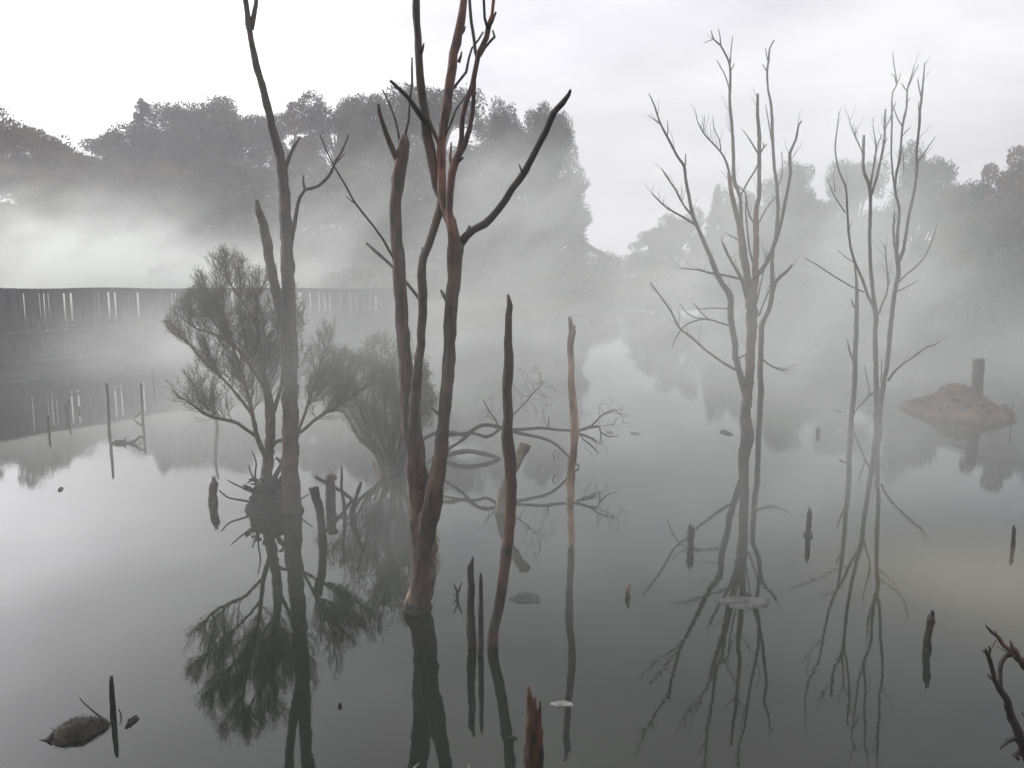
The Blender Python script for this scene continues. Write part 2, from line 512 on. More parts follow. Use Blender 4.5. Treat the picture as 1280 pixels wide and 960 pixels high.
# rails, deck, posts, skirt boards
g1, g2, g3, gd, gs = Geo(), Geo(), Geo(), Geo(), Geo()
rail_pts = []
k = 60
for i in range(k + 1):
    x, y, ang = path_at(TOT * i / k); rail_pts.append((x, y, ang))
for (x0, y0, a0), (x1, y1, a1) in zip(rail_pts, rail_pts[1:]):
    L = math.hypot(x1 - x0, y1 - y0); an = math.atan2(y1 - y0, x1 - x0)
    cx, cy = (x0 + x1) / 2, (y0 + y1) / 2
    nx_, ny_ = -math.sin(an), math.cos(an)
    zt = TOPZ(cy)
    g1.box((cx + nx_ * 0.02, cy + ny_ * 0.02, zt - 0.02), (L / 2 + 0.004, 0.075, 0.025), an)
    g2.box((cx + nx_ * 0.05, cy + ny_ * 0.05, zt - 0.10), (L / 2 + 0.004, 0.022, 0.05), an)
    g3.box((cx + nx_ * 0.05, cy + ny_ * 0.05, DECKZ + 0.08), (L / 2 + 0.004, 0.022, 0.05), an)
    gd.box((cx + nx_ * 0.85, cy + ny_ * 0.85, DECKZ - 0.05), (L / 2 + 0.03, 0.76, 0.035), an)
    gs.box((cx + nx_ * 0.05, cy + ny_ * 0.05, DECKZ - 0.25), (L / 2 + 0.004, 0.03, 0.11), an)
g1.build('top_rail', M['boards'], fw, False)
g2.build('fence_rail', M['boards'], fw, False)
g3.build('fence_rail', M['boards'], fw, False)
gs.build('edge_beam', M['boards'], fw, False)
gd.build('deck', M['boards'], fw, False)
for i in range(0, 20):
    x, y, ang = path_at(TOT * (i + 0.5) / 20)
    nx_, ny_ = -math.sin(ang), math.cos(ang)
    for off in (0.12, 1.5):
        g_ = Geo(); top = TOPZ(y) - 0.04 if off < 1 else DECKZ - 0.09
        px_, py_ = x + nx_ * off, y + ny_ * off
        g_.box((px_, py_, (top - 0.8) / 2), (0.06, 0.06, (top + 0.8) / 2), ang)
        g_.build('post', M['boards'], fw, False)
# horizontal skirting boards closing the space below the deck on the pond side
for r_ in range(5):
    g_ = Geo()
    for (x0, y0, a0), (x1, y1, a1) in zip(rail_pts, rail_pts[1:]):
        L = math.hypot(x1 - x0, y1 - y0); an = math.atan2(y1 - y0, x1 - x0)
        nx_, ny_ = -math.sin(an), math.cos(an)
        g_.box(((x0 + x1) / 2 + nx_ * 0.03, (y0 + y1) / 2 + ny_ * 0.03, 0.83 - r_ * 0.205), (L / 2 + 0.003, 0.014, 0.098), an, rnd.uniform(-.03, .03))
    g_.build('skirting_board', M['boards'], fw, False)

# ---------------------------------------------------------------- background trees
def leaf_cloud(centers, sizes, n_leaf, leaf, rnd, flat=0.75, lx=0.35):
    """Small leaf cards spread through the clumps; numpy arrays of quads."""
    rs = np.random.RandomState(rnd.randrange(1 << 30))
    cs = np.array(centers); sz = np.array(sizes)
    w = sz ** 2; w = w / w.sum()
    idx = rs.choice(len(cs), n_leaf, p=w)
    d = rs.normal(size=(n_leaf, 3)); d /= np.linalg.norm(d, axis=1)[:, None]
    rad = rs.uniform(0.35, 1.0, n_leaf) ** 0.6
    # ragged: some leaves stick out beyond the clump
    rad *= np.where(rs.uniform(size=n_leaf) < 0.10, rs.uniform(1.0, 1.2, n_leaf), 1.0)
    p = cs[idx] + d * (rad * sz[idx])[:, None] * np.array([1, 1, flat])
    a = rs.normal(size=(n_leaf, 3)); a += d * 0.6; a[:, 2] += 0.35; a /= np.linalg.norm(a, axis=1)[:, None]
    bb = np.cross(a, rs.normal(size=(n_leaf, 3))); bb /= np.linalg.norm(bb, axis=1)[:, None]
    L = (leaf * rs.uniform(0.6, 1.4, n_leaf))[:, None]
    v = np.empty((n_leaf, 4, 3))
    v[:, 0] = p - a * L; v[:, 1] = p + bb * L * lx; v[:, 2] = p + a * L; v[:, 3] = p - bb * L * lx
    return v.reshape(-1, 3), np.arange(n_leaf * 4).reshape(-1, 4)


def card_mesh(name, v, f, mat):
    me = bpy.data.meshes.new(name)
    me.from_pydata(v.tolist(), [], f.tolist())
    me.materials.append(mat)
    return me


def tree_proto(kind, rnd, H=10.0):
    """Returns (trunk mesh geo, crown verts/faces) around the origin, H high."""
    g_ = Geo(); cen, siz = [], []
    z0 = Vector((0, 0, -0.4))
    if kind == 'broad':
        H = H
        P = [z0, Vector((0.15, 0, H * .25)), Vector((-0.1, 0.1, H * .5)), Vector((0.1, 0, H * .72))]
        g_.tube(P, [0.28, 0.22, 0.15, 0.07], 8, True, 0.06, rnd)
        for i in range(44):
            t = rnd.uniform(0.0, 1.0) ** 0.85
            z = H * (0.12 + 0.80 * t)
            rmax = H * 0.36 * math.sqrt(max(0.04, 1 - (abs(t - 0.42) / 0.66) ** 2))
            an = rnd.uniform(0, 6.28); rr = rmax * rnd.uniform(0.45, 1.0)
            c = Vector((rr * math.cos(an), rr * math.sin(an), z + rnd.uniform(-.4, .4)))
            g_.tube([Vector((0, 0, H * (0.18 + 0.42 * t))), Vector((c.x * .55, c.y * .55, z - H * .07)), c], [0.09, 0.05, 0.02], 5, False, 0.05, rnd)
            for _ in range(3):
                cen.append((c.x + rnd.uniform(-.6, .6), c.y + rnd.uniform(-.6, .6), c.z + rnd.uniform(-.35, .45))); siz.append(rnd.uniform(0.06, 0.13) * H)
        nl, leaf = 42000, 0.115
    elif kind == 'pine':
        P = [z0, Vector((0.1, 0, H * .4)), Vector((0, 0.1, H * .8)), Vector((0, 0, H))]
        g_.tube(P, [0.26, 0.18, 0.09, 0.02], 8, True, 0.05, rnd)
        for i in range(60):
            t = i / 59
            z = H * (0.08 + 0.90 * t)
            rmax = H * (0.30 * (1 - t) ** 0.75 + 0.02)
            an = i * 2.4 + rnd.uniform(-.4, .4); rr = rmax * rnd.uniform(0.6, 1.12)
            c = Vector((rr * math.cos(an), rr * math.sin(an), z + rr * 0.12))
            g_.tube([Vector((0, 0, z - rr * .2)), c * 0.5 + Vector((0, 0, z * .5)), c], [0.05, 0.03, 0.012], 4, False, 0.05, rnd)
            for q in (0.55, 0.9):
                cen.append((c.x * q, c.y * q, z + rr * 0.1 * q)); siz.append((0.035 + 0.05 * (1 - t)) * H * rnd.uniform(0.8, 1.2))
        nl, leaf = 26000, 0.11
    elif kind == 'airy':
        P = [z0, Vector((0.2, 0, H * .4)), Vector((0.0, 0.1, H * .75)), Vector((0.1, 0, H * .97))]
        g_.tube(P, [0.2, 0.14, 0.08, 0.02], 7, True, 0.05, rnd)
        for i in range(22):
            t = rnd.uniform(0.1, 1)
            z = H * (0.35 + 0.6 * t); an = rnd.uniform(0, 6.28); rr = H * 0.26 * rnd.uniform(0.4, 1) * (1.15 - 0.6 * t)
            c = Vector((rr * math.cos(an), rr * math.sin(an), z))
            g_.tube([Vector((0, 0, z - rr * .9)), Vector((c.x * .6, c.y * .6, z - rr * .25)), c + Vector((0, 0, rr * .4))], [0.05, 0.03, 0.01], 4, False, 0.05, rnd)
            cen.append(tuple(c)); siz.append(rnd.uniform(0.05, 0.1) * H)
        nl, leaf = 8000, 0.15
    else:                                       # shrub
        for i in range(16):
            an = rnd.uniform(0, 6.28); rr = H * 0.5 * rnd.uniform(0.2, 1)
            c = Vector((rr * math.cos(an), rr * math.sin(an), H * rnd.uniform(0.3, 0.85)))
            g_.tube([Vector((0, 0, -0.2)), Vector((c.x * .5, c.y * .5, c.z * .6)), c], [0.06, 0.04, 0.02], 4, False, 0.05, rnd)
            cen.append(tuple(c)); siz.append(rnd.uniform(0.16, 0.28) * H)
        nl, leaf = 2600, 0.13
    v, f = leaf_cloud(cen, siz, nl, leaf * (H / 10 if kind != 'shrub' else H / 3.5), rnd)
    return g_, v, f


trnd = random.Random(5)
PROTO = {}
for kind, cnt, H in (('broad', 4, 10.0), ('pine', 3, 10.0), ('airy', 1, 10.0), ('shrub', 2, 3.0)):
    for i in range(cnt):
        g_, v, f = tree_proto(kind, trnd, H)
        tm = bpy.data.meshes.new(kind + '_trunk')
        tm.from_pydata([tuple(q) for q in g_.v], [], g_.f); tm.materials.append(M['bark_grey'])
        PROTO[(kind, i)] = (tm, v, f, {})


def crown_mesh(key, leaf):
    tm, v, f, cache = PROTO[key]
    if leaf not in cache:
        cache[leaf] = card_mesh(key[0] + '_crown', v, f, M[leaf])
    return cache[leaf]


def far_tree(name, key, leaf, px, py_top, Y, width_px, label, cat='tree', group='trees beyond the pond', dz=0.0):
    """A tree whose top stands at a pixel height, Y metres away, with a crown width in pixels."""
    top = at(px, py_top, Y)
    gz = ground_z(top.x, Y) + dz
    H = max(1.5, top.z - gz)
    proto_h = 3.0 if key[0] == 'shrub' else 10.0
    proto_w = {'broad': 8.3, 'pine': 6.4, 'airy': 6.0, 'shrub': 3.9}[key[0]]
    sx = (width_px * Y / F_PX) / proto_w
    e = empty(name, (top.x, Y, gz), label, cat, group)
    e.rotation_euler = (0, 0, trnd.uniform(0, 6.28))
    e.scale = (sx, sx, H / float(np.percentile(PROTO[key][1][:, 2], 99.85)))
    o = bpy.data.objects.new('trunk', PROTO[key][0]); COL.objects.link(o); o.parent = e
    c = bpy.data.objects.new('crown', crown_mesh(key, leaf)); COL.objects.link(c); c.parent = e
    return e


# far left
FT = [
    ('broadleaf_tree', ('broad', 0), 'leaf_brown', 18, 143, 66, 120, 'brownish full-crowned tree at the edge, behind the start of the boardwalk'),
    ('broadleaf_tree', ('broad', 1), 'leaf_brown', 62, 172, 70, 110, 'lower brown-tinged tree beside the full-crowned one behind the boardwalk start'),
    ('broadleaf_tree', ('broad', 2), 'leaf_dark', 108, 197, 78, 110, 'low dark tree in the dip of the treeline above the bright steam'),
    ('broadleaf_tree', ('broad', 3), 'leaf_dark', 150, 160, 86, 110, 'dark tree stepping down from the hill into the treeline dip'),
    ('pine_tree', ('pine', 0), 'leaf_dark', 178, 126, 90, 90, 'pine with a pointed dark top rising beside the treeline dip'),
    ('broadleaf_tree', ('broad', 1), 'leaf_dark', 222, 133, 94, 120, 'dense dark tree directly beside the pointed pine'),
    ('broadleaf_tree', ('broad', 0), 'leaf_green', 272, 118, 96, 135, 'tallest round tree on the hill, between the pointed pine and the thin forked tree'),
    ('broadleaf_tree', ('broad', 2), 'leaf_green', 322, 140, 96, 110, 'mist-grey tree seen directly behind the thin forked dead tree'),
    ('airy_tree', ('airy', 0), 'leaf_brown', 367, 129, 90, 80, 'thin see-through tree whose sky gaps show in the treeline'),
    ('broadleaf_tree', ('broad', 3), 'leaf_green', 418, 121, 84, 110, 'round misty tree left of the broken red-barked stem'),
    ('broadleaf_tree', ('broad', 1), 'leaf_green', 468, 122, 80, 105, 'round misty tree behind the broken top of the red-barked stem'),
    ('broadleaf_tree', ('broad', 2), 'leaf_green', 548, 104, 72, 150, 'large pale tree whose crown is crossed by the black forked stems'),
    ('broadleaf_tree', ('broad', 0), 'leaf_green', 628, 124, 70, 85, 'tall narrow pale tree beside the long outstretched bare branch'),
    ('broadleaf_tree', ('broad', 3), 'leaf_green', 660, 148, 70, 120, 'wide pale tree below the tall narrow one, behind the outstretched bare branch'),
    ('broadleaf_tree', ('broad', 1), 'leaf_green', 690, 134, 69, 88, 'narrow pale tree behind the tip of the outstretched bare branch'),
    ('broadleaf_tree', ('broad', 0), 'leaf_green', 698, 208, 66, 95, 'ragged pale tree bulging over the open sky gap, above the gabled roof'),
    # second, lower ranks on the slope
    ('broadleaf_tree', ('broad', 2), 'leaf_brown', 40, 215, 58, 130, 'low brown tree half sunk in the bright steam behind the boardwalk'),
    ('broadleaf_tree', ('broad', 0), 'leaf_dark', 130, 232, 68, 130, 'dark low tree on the slope, in front of the treeline dip'),
    ('broadleaf_tree', ('broad', 3), 'leaf_brown', 205, 205, 80, 130, 'brown-tinged tree on the slope under the pointed pine'),
    ('broadleaf_tree', ('broad', 1), 'leaf_dark', 262, 198, 82, 120, 'dark tree on the slope under the tallest round tree'),
    ('broadleaf_tree', ('broad', 0), 'leaf_green', 345, 205, 76, 130, 'slope tree veiled by steam behind the thin forked dead tree'),
    ('broadleaf_tree', ('broad', 2), 'leaf_green', 440, 210, 66, 130, 'slope tree behind the thin crossing twigs of the dead trees'),
    ('broadleaf_tree', ('broad', 3), 'leaf_green', 520, 215, 62, 130, 'slope tree behind the red-barked multi-stemmed tree'),
    ('broadleaf_tree', ('broad', 1), 'leaf_green', 612, 222, 60, 110, 'slope tree filling the space under the outstretched bare branch'),
    # right group
    ('shrub', ('shrub', 0), 'leaf_green', 762, 311, 74, 48, 'small rounded shrub beside the gabled roof in the sky gap'),
    ('broadleaf_tree', ('broad', 2), 'leaf_green', 812, 285, 66, 70, 'first low pale tree across the sky gap from the gabled roof'),
    ('broadleaf_tree', ('broad', 0), 'leaf_green', 852, 262, 62, 80, 'pale tree stepping up towards the small conifer spike'),
    ('pine_tree', ('pine', 0), 'leaf_green', 897, 233, 60, 50, 'small pale conifer spike behind the spreading dead tree'),
    ('broadleaf_tree', ('broad', 3), 'leaf_green', 925, 240, 58, 70, 'misty tree directly behind the spreading dead tree'),
    ('broadleaf_tree', ('broad', 1), 'leaf_green', 990, 203, 54, 80, 'tree with a feathery top between the two bare spreading trees'),
    ('broadleaf_tree', ('broad', 2), 'leaf_green', 1075, 200, 52, 90, 'rounded tree behind the stems of the thin misty dead tree'),
    ('broadleaf_tree', ('broad', 0), 'leaf_dark', 1160, 184, 48, 115, 'darker domed tree just beyond the thin misty dead tree'),
    ('broadleaf_tree', ('broad', 3), 'leaf_brown', 1215, 228, 46, 90, 'low brownish tree in the dip next to the domed tree'),
    ('airy_tree', ('airy', 0), 'leaf_brown', 1264, 184, 42, 95, 'loose brownish tree with upright sprays at the picture edge'),
    ('broadleaf_tree', ('broad', 1), 'leaf_dark', 1275, 205, 43, 110, 'dark bushy tree under the upright sprays at the picture edge'),
    ('broadleaf_tree', ('broad', 1), 'leaf_green', 1030, 250, 50, 110, 'low pale tree filling the dip between the feathery and rounded trees'),
    ('broadleaf_tree', ('broad', 3), 'leaf_green', 960, 270, 54, 110, 'low tree deep in mist behind the base of the spreading dead tree'),
    # outside the frame, so that the woods go on
    ('broadleaf_tree', ('broad', 3), 'leaf_dark', -60, 150, 66, 150, 'dark tree continuing the woods beyond the boardwalk start'),
    ('broadleaf_tree', ('broad', 0), 'leaf_dark', 1350, 180, 44, 150, 'dark tree continuing the woods past the upright sprays'),
]
for t in FT:
    far_tree(*t)
SH = [
    (225, 322, 42, 90, 'leaf_brown', 'low brown shrub just above the boardwalk rail, in the steam'),
    (430, 335, 44, 90, 'leaf_green', 'low shrub showing over the far end of the boardwalk rail'),
    (520, 338, 46, 90, 'leaf_green', 'round shrub on the bank behind the red-barked tree'),
    (700, 338, 60, 110, 'leaf_red', 'russet shrub on the far bank directly above the thin snag with the notched top'),
    (770, 345, 62, 110, 'leaf_red', 'russet shrub on the far bank beside the bright reflection of the sky gap'),
    (835, 330, 58, 100, 'leaf_brown', 'brown shrub on the far bank left of the spreading dead tree'),
    (1010, 318, 48, 120, 'leaf_green', 'shrub on the bank between the two bare spreading trees'),
    (1130, 316, 45, 110, 'leaf_brown', 'shrub on the bank behind the thin misty dead tree'),
    (1190, 322, 43, 110, 'leaf_green', 'shrub on the bank straight above the brown islet'),
    (1268, 300, 41, 120, 'leaf_dark', 'dark shrub on the bank at the picture edge above the islet'),
]
for i, (px, py, Y, w, lf, lab) in enumerate(SH):
    far_tree('shrub', ('shrub', i % 2), lf, px, py, Y, w, lab, 'shrub', 'shrubs on the far bank')

# gabled house far off in the mist
hp = at(724, 330, 80)
hz = ground_z(hp.x, 80)
apex = at(724, 301, 80)
he = empty('house', (hp.x, 80, hz), 'small gabled house deep in mist at the edge of the sky gap', 'house')
hh = apex.z - hz
hw = 2.9
g_ = Geo(); g_.box((hp.x, 80, hz + (hh - 1.5) / 2 - .3), (hw - .3, 3.0, (hh - 1.5) / 2 + .3)); g_.build('wall', M['wall'], he, False)
x0, z0_ = hp.x, hz + hh
v = []
for yy in (76.6, 83.4):
    v += [(x0 - hw, yy, z0_ - 1.75), (x0, yy, z0_), (x0 + hw, yy, z0_ - 1.75), (x0 + hw, yy, z0_ - 1.9), (x0, yy, z0_ - 0.15), (x0 - hw, yy, z0_ - 1.9)]
f = [(0, 1, 7, 6), (1, 2, 8, 7), (2, 3, 9, 8), (3, 4, 10, 9), (4, 5, 11, 10), (5, 0, 6, 11), (0, 5, 4, 1), (1, 4, 3, 2), (6, 7, 10, 11), (7, 8, 9, 10)]
mesh_obj('roof', v, f, M['roof'], he, False)
for wx in (-1.1, 1.1):
    g_ = Geo(); g_.box((x0 + wx, 76.97, hz + 1.6), (0.4, 0.04, 0.5)); g_.build('window', M['roof'], he, False)

# ---------------------------------------------------------------- dead trees followed from the photograph
def base_Y(px, py):
    return on_water(px, py).y


def dead_tree(name, label, cat, base, trunk, branches, mat, twig_n=0, twig_len=0.25, seed=1, tmat=None, ws=1.0):
    """trunk: list of pixel limbs standing in the water; branches: (pixels, dy0, dy, [own material])."""
    if ws != 1.0:
        sc_ = lambda pix: [(a_[0], a_[1], a_[2] * ws) for a_ in pix]
        trunk = [(sc_(q[0]),) + tuple(q[1:]) for q in trunk]
        branches = [(sc_(q[0]),) + tuple(q[1:]) for q in branches]
    r_ = random.Random(seed)
    Y = base_Y(*base)
    w = on_water(*base)
    e = empty(name, (w.x, w.y, 0), label, cat)
    for q in trunk:
        g_ = Geo()
        pix, dy = q[0], q[1]
        P, Q = limb(g_, pix, Y, dy=dy, dy0=(q[3] if len(q) > 3 else 0), rnd=r_, under=True)
        g_.build('trunk', M[q[2]] if len(q) > 2 and q[2] else mat, e)
    done = [(None, q[0]) for q in trunk]
    for q in branches:
        g_ = Geo()
        P, Q = limb(g_, q[0], Y, dy0=q[1], dy=q[2], rnd=r_)
        if q[0][0][2] <= 3.6 * ws:                   # a thin twig belongs to the branch it starts from
            sx_, sy_ = q[0][0][0], q[0][0][1]
            host = min(done, key=lambda h: min(math.hypot(sx_ - (a_[0] * (1 - t) + b_[0] * t), sy_ - (a_[1] * (1 - t) + b_[1] * t)) for a_, b_ in zip(h[1], h[1][1:]) for t in (0, .25, .5, .75, 1)))
            if host[0] is not None:
                g_.build('twig', M[q[3]] if len(q) > 3 else (tmat or mat), host[0])
                continue
        if twig_n and q[0][0][2] >= 3 * ws:
            twiggy(g_, P, Q, r_, twig_n, twig_len, start=0.35)
        bo = g_.build('branch', M[q[3]] if len(q) > 3 else (tmat or mat), e)
        done.append((bo, q[0]))
    if cat == 'dead tree': e['group'] = 'dead trees standing in the pond'
    return e


# tree with the tall thin forked top
dead_tree('dead_tree', 'tall grey dead tree with thin forked top and broken side stem beside the leafless bush', 'dead tree', (366, 640),
    [([(366, 640, 31), (364, 610, 25), (362, 560, 23), (362, 500, 22), (362, 440, 22), (361, 390, 20), (360, 330, 18), (357, 270, 16), (354, 225, 14),
       (348, 190, 12), (338, 150, 11), (330, 115, 10), (320, 80, 9), (314, 50, 8), (311, 30, 8), (308, 8, 7), (304, -25, 6), (300, -70, 4)], 0.25)],
    [([(314, 36, 7), (318, 15, 6), (322, -12, 5), (326, -60, 3)], 0.22, 0.1),
     ([(361, 440, 15), (354, 400, 14), (346, 370, 14), (340, 340, 13), (333, 300, 13), (327, 275, 11), (323, 262, 9), (321, 250, 4)], 0.0, -0.3),
     ([(355, 216, 8), (360, 200, 5), (368, 182, 4.5), (375, 171, 3)], 0.12, 0.15),
     ([(364, 300, 8), (368, 283, 6), (371, 262, 5), (375, 247, 5), (382, 237, 4.5), (397, 233, 4.5), (413, 217, 4.5), (420, 200, 3.5), (427, 190, 3), (436, 168, 2)], 0.1, -0.35),
     ([(381, 238, 4), (379, 228, 3), (379, 219, 2)], 0.0, 0.02),
     ([(420, 203, 3), (427, 196, 2.2), (431, 192, 1.5)], -0.15, 0.1)],
    M['bark_grey'], seed=3, ws=0.83)

# the big multi-stemmed tree
red, blk, brn = 'bark_red', 'bark_black', 'bark_brown'
dead_tree('dead_tree', 'big multi-stemmed dead tree with reddish bark and one long outstretched branch', 'dead tree', (523, 762),
    [([(523, 764, 35), (525, 742, 29), (529, 705, 29), (531, 665, 29), (529, 640, 30), (523, 605, 25), (517, 560, 23), (513, 520, 22), (509, 480, 19),
       (505, 430, 16), (501, 380, 15), (498, 330, 15), (495, 290, 14), (494, 260, 13), (498, 225, 15), (503, 195, 14), (505, 178, 12), (506, 170, 8)], 0.3, brn)],
    [([(526, 735, 12), (529, 705, 17), (533, 668, 22), (538, 635, 23), (545, 600, 19), (551, 565, 17), (555, 530, 15), (560, 470, 15), (563, 407, 15), (567, 350, 16), (569, 312, 18), (566, 290, 14),
       (559, 266, 12), (553, 247, 12), (547, 232, 12), (541, 205, 12), (536, 180, 12), (532, 155, 12), (529, 130, 10), (525, 95, 9), (523, 60, 8), (521, 20, 8), (520, -20, 7), (518, -70, 4)], 0.02, -0.37, 'bark_warm'),
     ([(518, 560, 10), (517, 535, 13), (519, 500, 14), (522, 460, 12), (526, 430, 11), (528, 390, 11), (527, 345, 11), (530, 322, 10), (536, 305, 10), (543, 285, 10), (549, 262, 10), (553, 240, 9)], 0.1, -0.3, 'bark_warm'),
     ([(565, 292, 7), (559, 268, 9), (553, 245, 10.5), (552, 215, 11), (552, 190, 11), (553, 167, 11), (558, 133, 11), (563, 100, 11), (568, 67, 10), (573, 43, 10), (578, 20, 9), (580, 0, 8), (582, -30, 7), (585, -75, 4)], -0.3, 0.2, red),
     ([(568, 305, 8), (564, 285, 9), (562, 262, 9), (563, 240, 9), (565, 217, 10), (568, 203, 10), (574, 190, 8), (577, 172, 6), (578, 147, 6), (583, 127, 6), (590, 108, 6), (595, 85, 6), (599, 67, 6), (608, 47, 6), (611, 33, 6), (615, 18, 4), (617, 0, 4), (620, -35, 3)], -0.28, -0.35, red),
     ([(572, 196, 7), (580, 184, 6), (587, 160, 6), (591, 140, 6), (592, 113, 5), (593, 102, 5)], -0.35, -0.1, red),
     ([(597, 74, 5), (594, 62, 4.5), (593, 50, 4), (589, 27, 4), (587, 7, 3.5), (586, -20, 3)], -0.52, 0.2, blk),
     ([(610, 36, 4), (606, 22, 3.5), (605, 0, 3), (606, -25, 2)], -0.58, -0.1, blk),
     ([(600, 70, 3.5), (606, 60, 3), (612, 52, 3), (618, 46, 3), (616, 38, 2)], -0.5, 0.1, blk),
     ([(610, 36, 4), (615, 27, 4), (620, 15, 2.5)], -0.58, 0.0, blk),
     ([(567, 110, 4), (574, 101, 3.5), (583, 90, 3.5), (586, 73, 3), (590, 60, 2.5), (598, 50, 2.5), (604, 40, 2)], -0.15, 0.25, blk),
     ([(557, 168, 3), (563, 155, 2.5), (570, 137, 2.5), (579, 124, 2.2), (588, 112, 2)], -0.25, -0.2, red),
     ([(564, 206, 4), (563, 198, 3.5), (564, 178, 2)], -0.35, 0.05, red),
     ([(568, 203, 6), (574, 200, 5), (579, 197, 2)], -0.35, -0.1, blk),
     ([(573, 78, 4), (576, 70, 3), (577, 64, 1.5)], -0.15, 0.0, red),
     ([(577, 42, 4), (580, 38, 3), (582, 33, 1.5)], -0.12, 0.0, red),
     ([(526, 66, 5), (528, 60, 3.5), (530, 54, 1.5)], -0.33, 0.0, blk),
     ([(553, 208, 6), (552, 193, 5), (548, 178, 5), (541, 162, 5), (534, 147, 6), (530, 140, 5)], -0.28, 0.0, red),
     ([(533, 152, 8), (527, 145, 7), (518, 133, 6), (510, 122, 5), (500, 112, 4), (488, 101, 3)], -0.32, -0.35, blk),
     ([(499, 205, 9), (494, 194, 8), (488, 180, 7), (483, 167, 6), (477, 150, 5), (474, 140, 5), (473, 130, 3)], 0.3, -0.2, 'bark_warm'),
     ([(500, 180, 4), (498, 168, 3.5), (495, 152, 3), (490, 138, 3), (484, 124, 2.5), (478, 112, 1.8)], 0.3, 0.2, 'bark_dark'),
     ([(505, 180, 4), (507, 167, 3.5), (511, 150, 3), (512, 130, 3), (515, 105, 3), (515, 85, 2.5), (515, 72, 1.8)], 0.3, 0.1, 'bark_dark'),
     ([(570, 318, 12), (575, 305, 12), (583, 296, 11), (592, 288, 10), (607, 280, 10), (623, 263, 9), (640, 237, 8.5), (657, 213, 8.5), (670, 187, 8), (683, 163, 8), (693, 140, 7.5), (703, 129, 7), (711, 118, 5), (713, 113, 3)], 0.0, -0.9, blk),
     ([(584, 297, 6), (586, 288, 5), (587, 282, 3)], -0.1, 0.0, blk),
     ([(654, 218, 3), (651, 211, 2.5), (649, 205, 1.5)], -0.5, 0.0, blk),
     ([(527, 378, 5), (521, 370, 4.5), (513, 360, 4), (505, 350, 4), (496, 340, 4), (487, 330, 4), (476, 320, 4), (467, 312, 4), (458, 304, 3.5)], 0.15, 0.35, 'bark_dark'),
     ([(495, 328, 4), (487, 315, 3), (479, 300, 3), (467, 283, 2.6), (455, 268, 2.6), (443, 253, 2.4), (432, 232, 2.2), (417, 207, 2), (408, 188, 1.8), (400, 168, 1.3)], 0.2, -0.4, 'bark_dark'),
     ([(445, 255, 2), (439, 251, 1.5), (432, 245, 1)], -0.05, 0.0, 'bark_dark'),
     ([(560, 378, 6), (555, 370, 5), (551, 363, 3)], 0.0, 0.1, 'bark_dark'),
     ([(550, 520, 4), (543, 513, 3), (536, 506, 2)], 0.0, 0.2, 'bark_dark'),
     ([(526, 340, 7), (528, 322, 6), (529, 309, 4)], 0.0, 0.0, 'bark_dark')],
    M['bark_brown'], seed=5)

# snag with the needle tip
dead_tree('snag', 'single dead snag tapering to a needle tip, red-brown at its crooked foot', 'snag', (616, 808),
    [([(616, 810, 14), (618, 787, 12.5), (624, 757, 12.5), (630, 712, 13.5), (635, 675, 13.5), (638, 640, 13.5), (639, 605, 14), (637, 577, 15), (634, 547, 15), (636, 520, 12.5),
       (634, 487, 12), (636, 457, 13), (635, 417, 9.5), (636, 395, 9), (637, 382, 7), (635, 368, 3)], 0.2, 'bark_snag')], [], M['bark_snag'], seed=8)
g_ = None
# snag with the notched top
dead_tree('snag', 'thin straight snag with a notched top and pale orange lower half', 'snag', (714, 688),
    [([(714, 690, 8.5), (714, 675, 8.5), (713, 637, 8.5), (713, 617, 9.5), (713, 596, 10), (717, 567, 9), (718, 540, 10), (717, 515, 10), (715, 490, 8.5), (714, 457, 8.5), (713, 433, 8.5), (715, 415, 9), (713, 404, 6), (712, 396, 4.5)], 0.1, 'bark_orange')],
    [([(715, 425, 5), (717.5, 412, 4.5), (718, 407, 3.5)], 0.1, 0.0, 'bark_grey')], M['bark_orange'], seed=9)
# leaning cut stump behind the needle snag
dead_tree('leaning_stump', 'short sawn-off stump curving out of the water behind the needle-tipped snag', 'stump', (624, 642),
    [([(624, 643, 11), (628, 618, 10), (635, 598, 10), (644, 581, 11), (650, 568, 12), (656, 555, 13)], 0.25, 'bark_olive')], [], M['bark_olive'], seed=12)

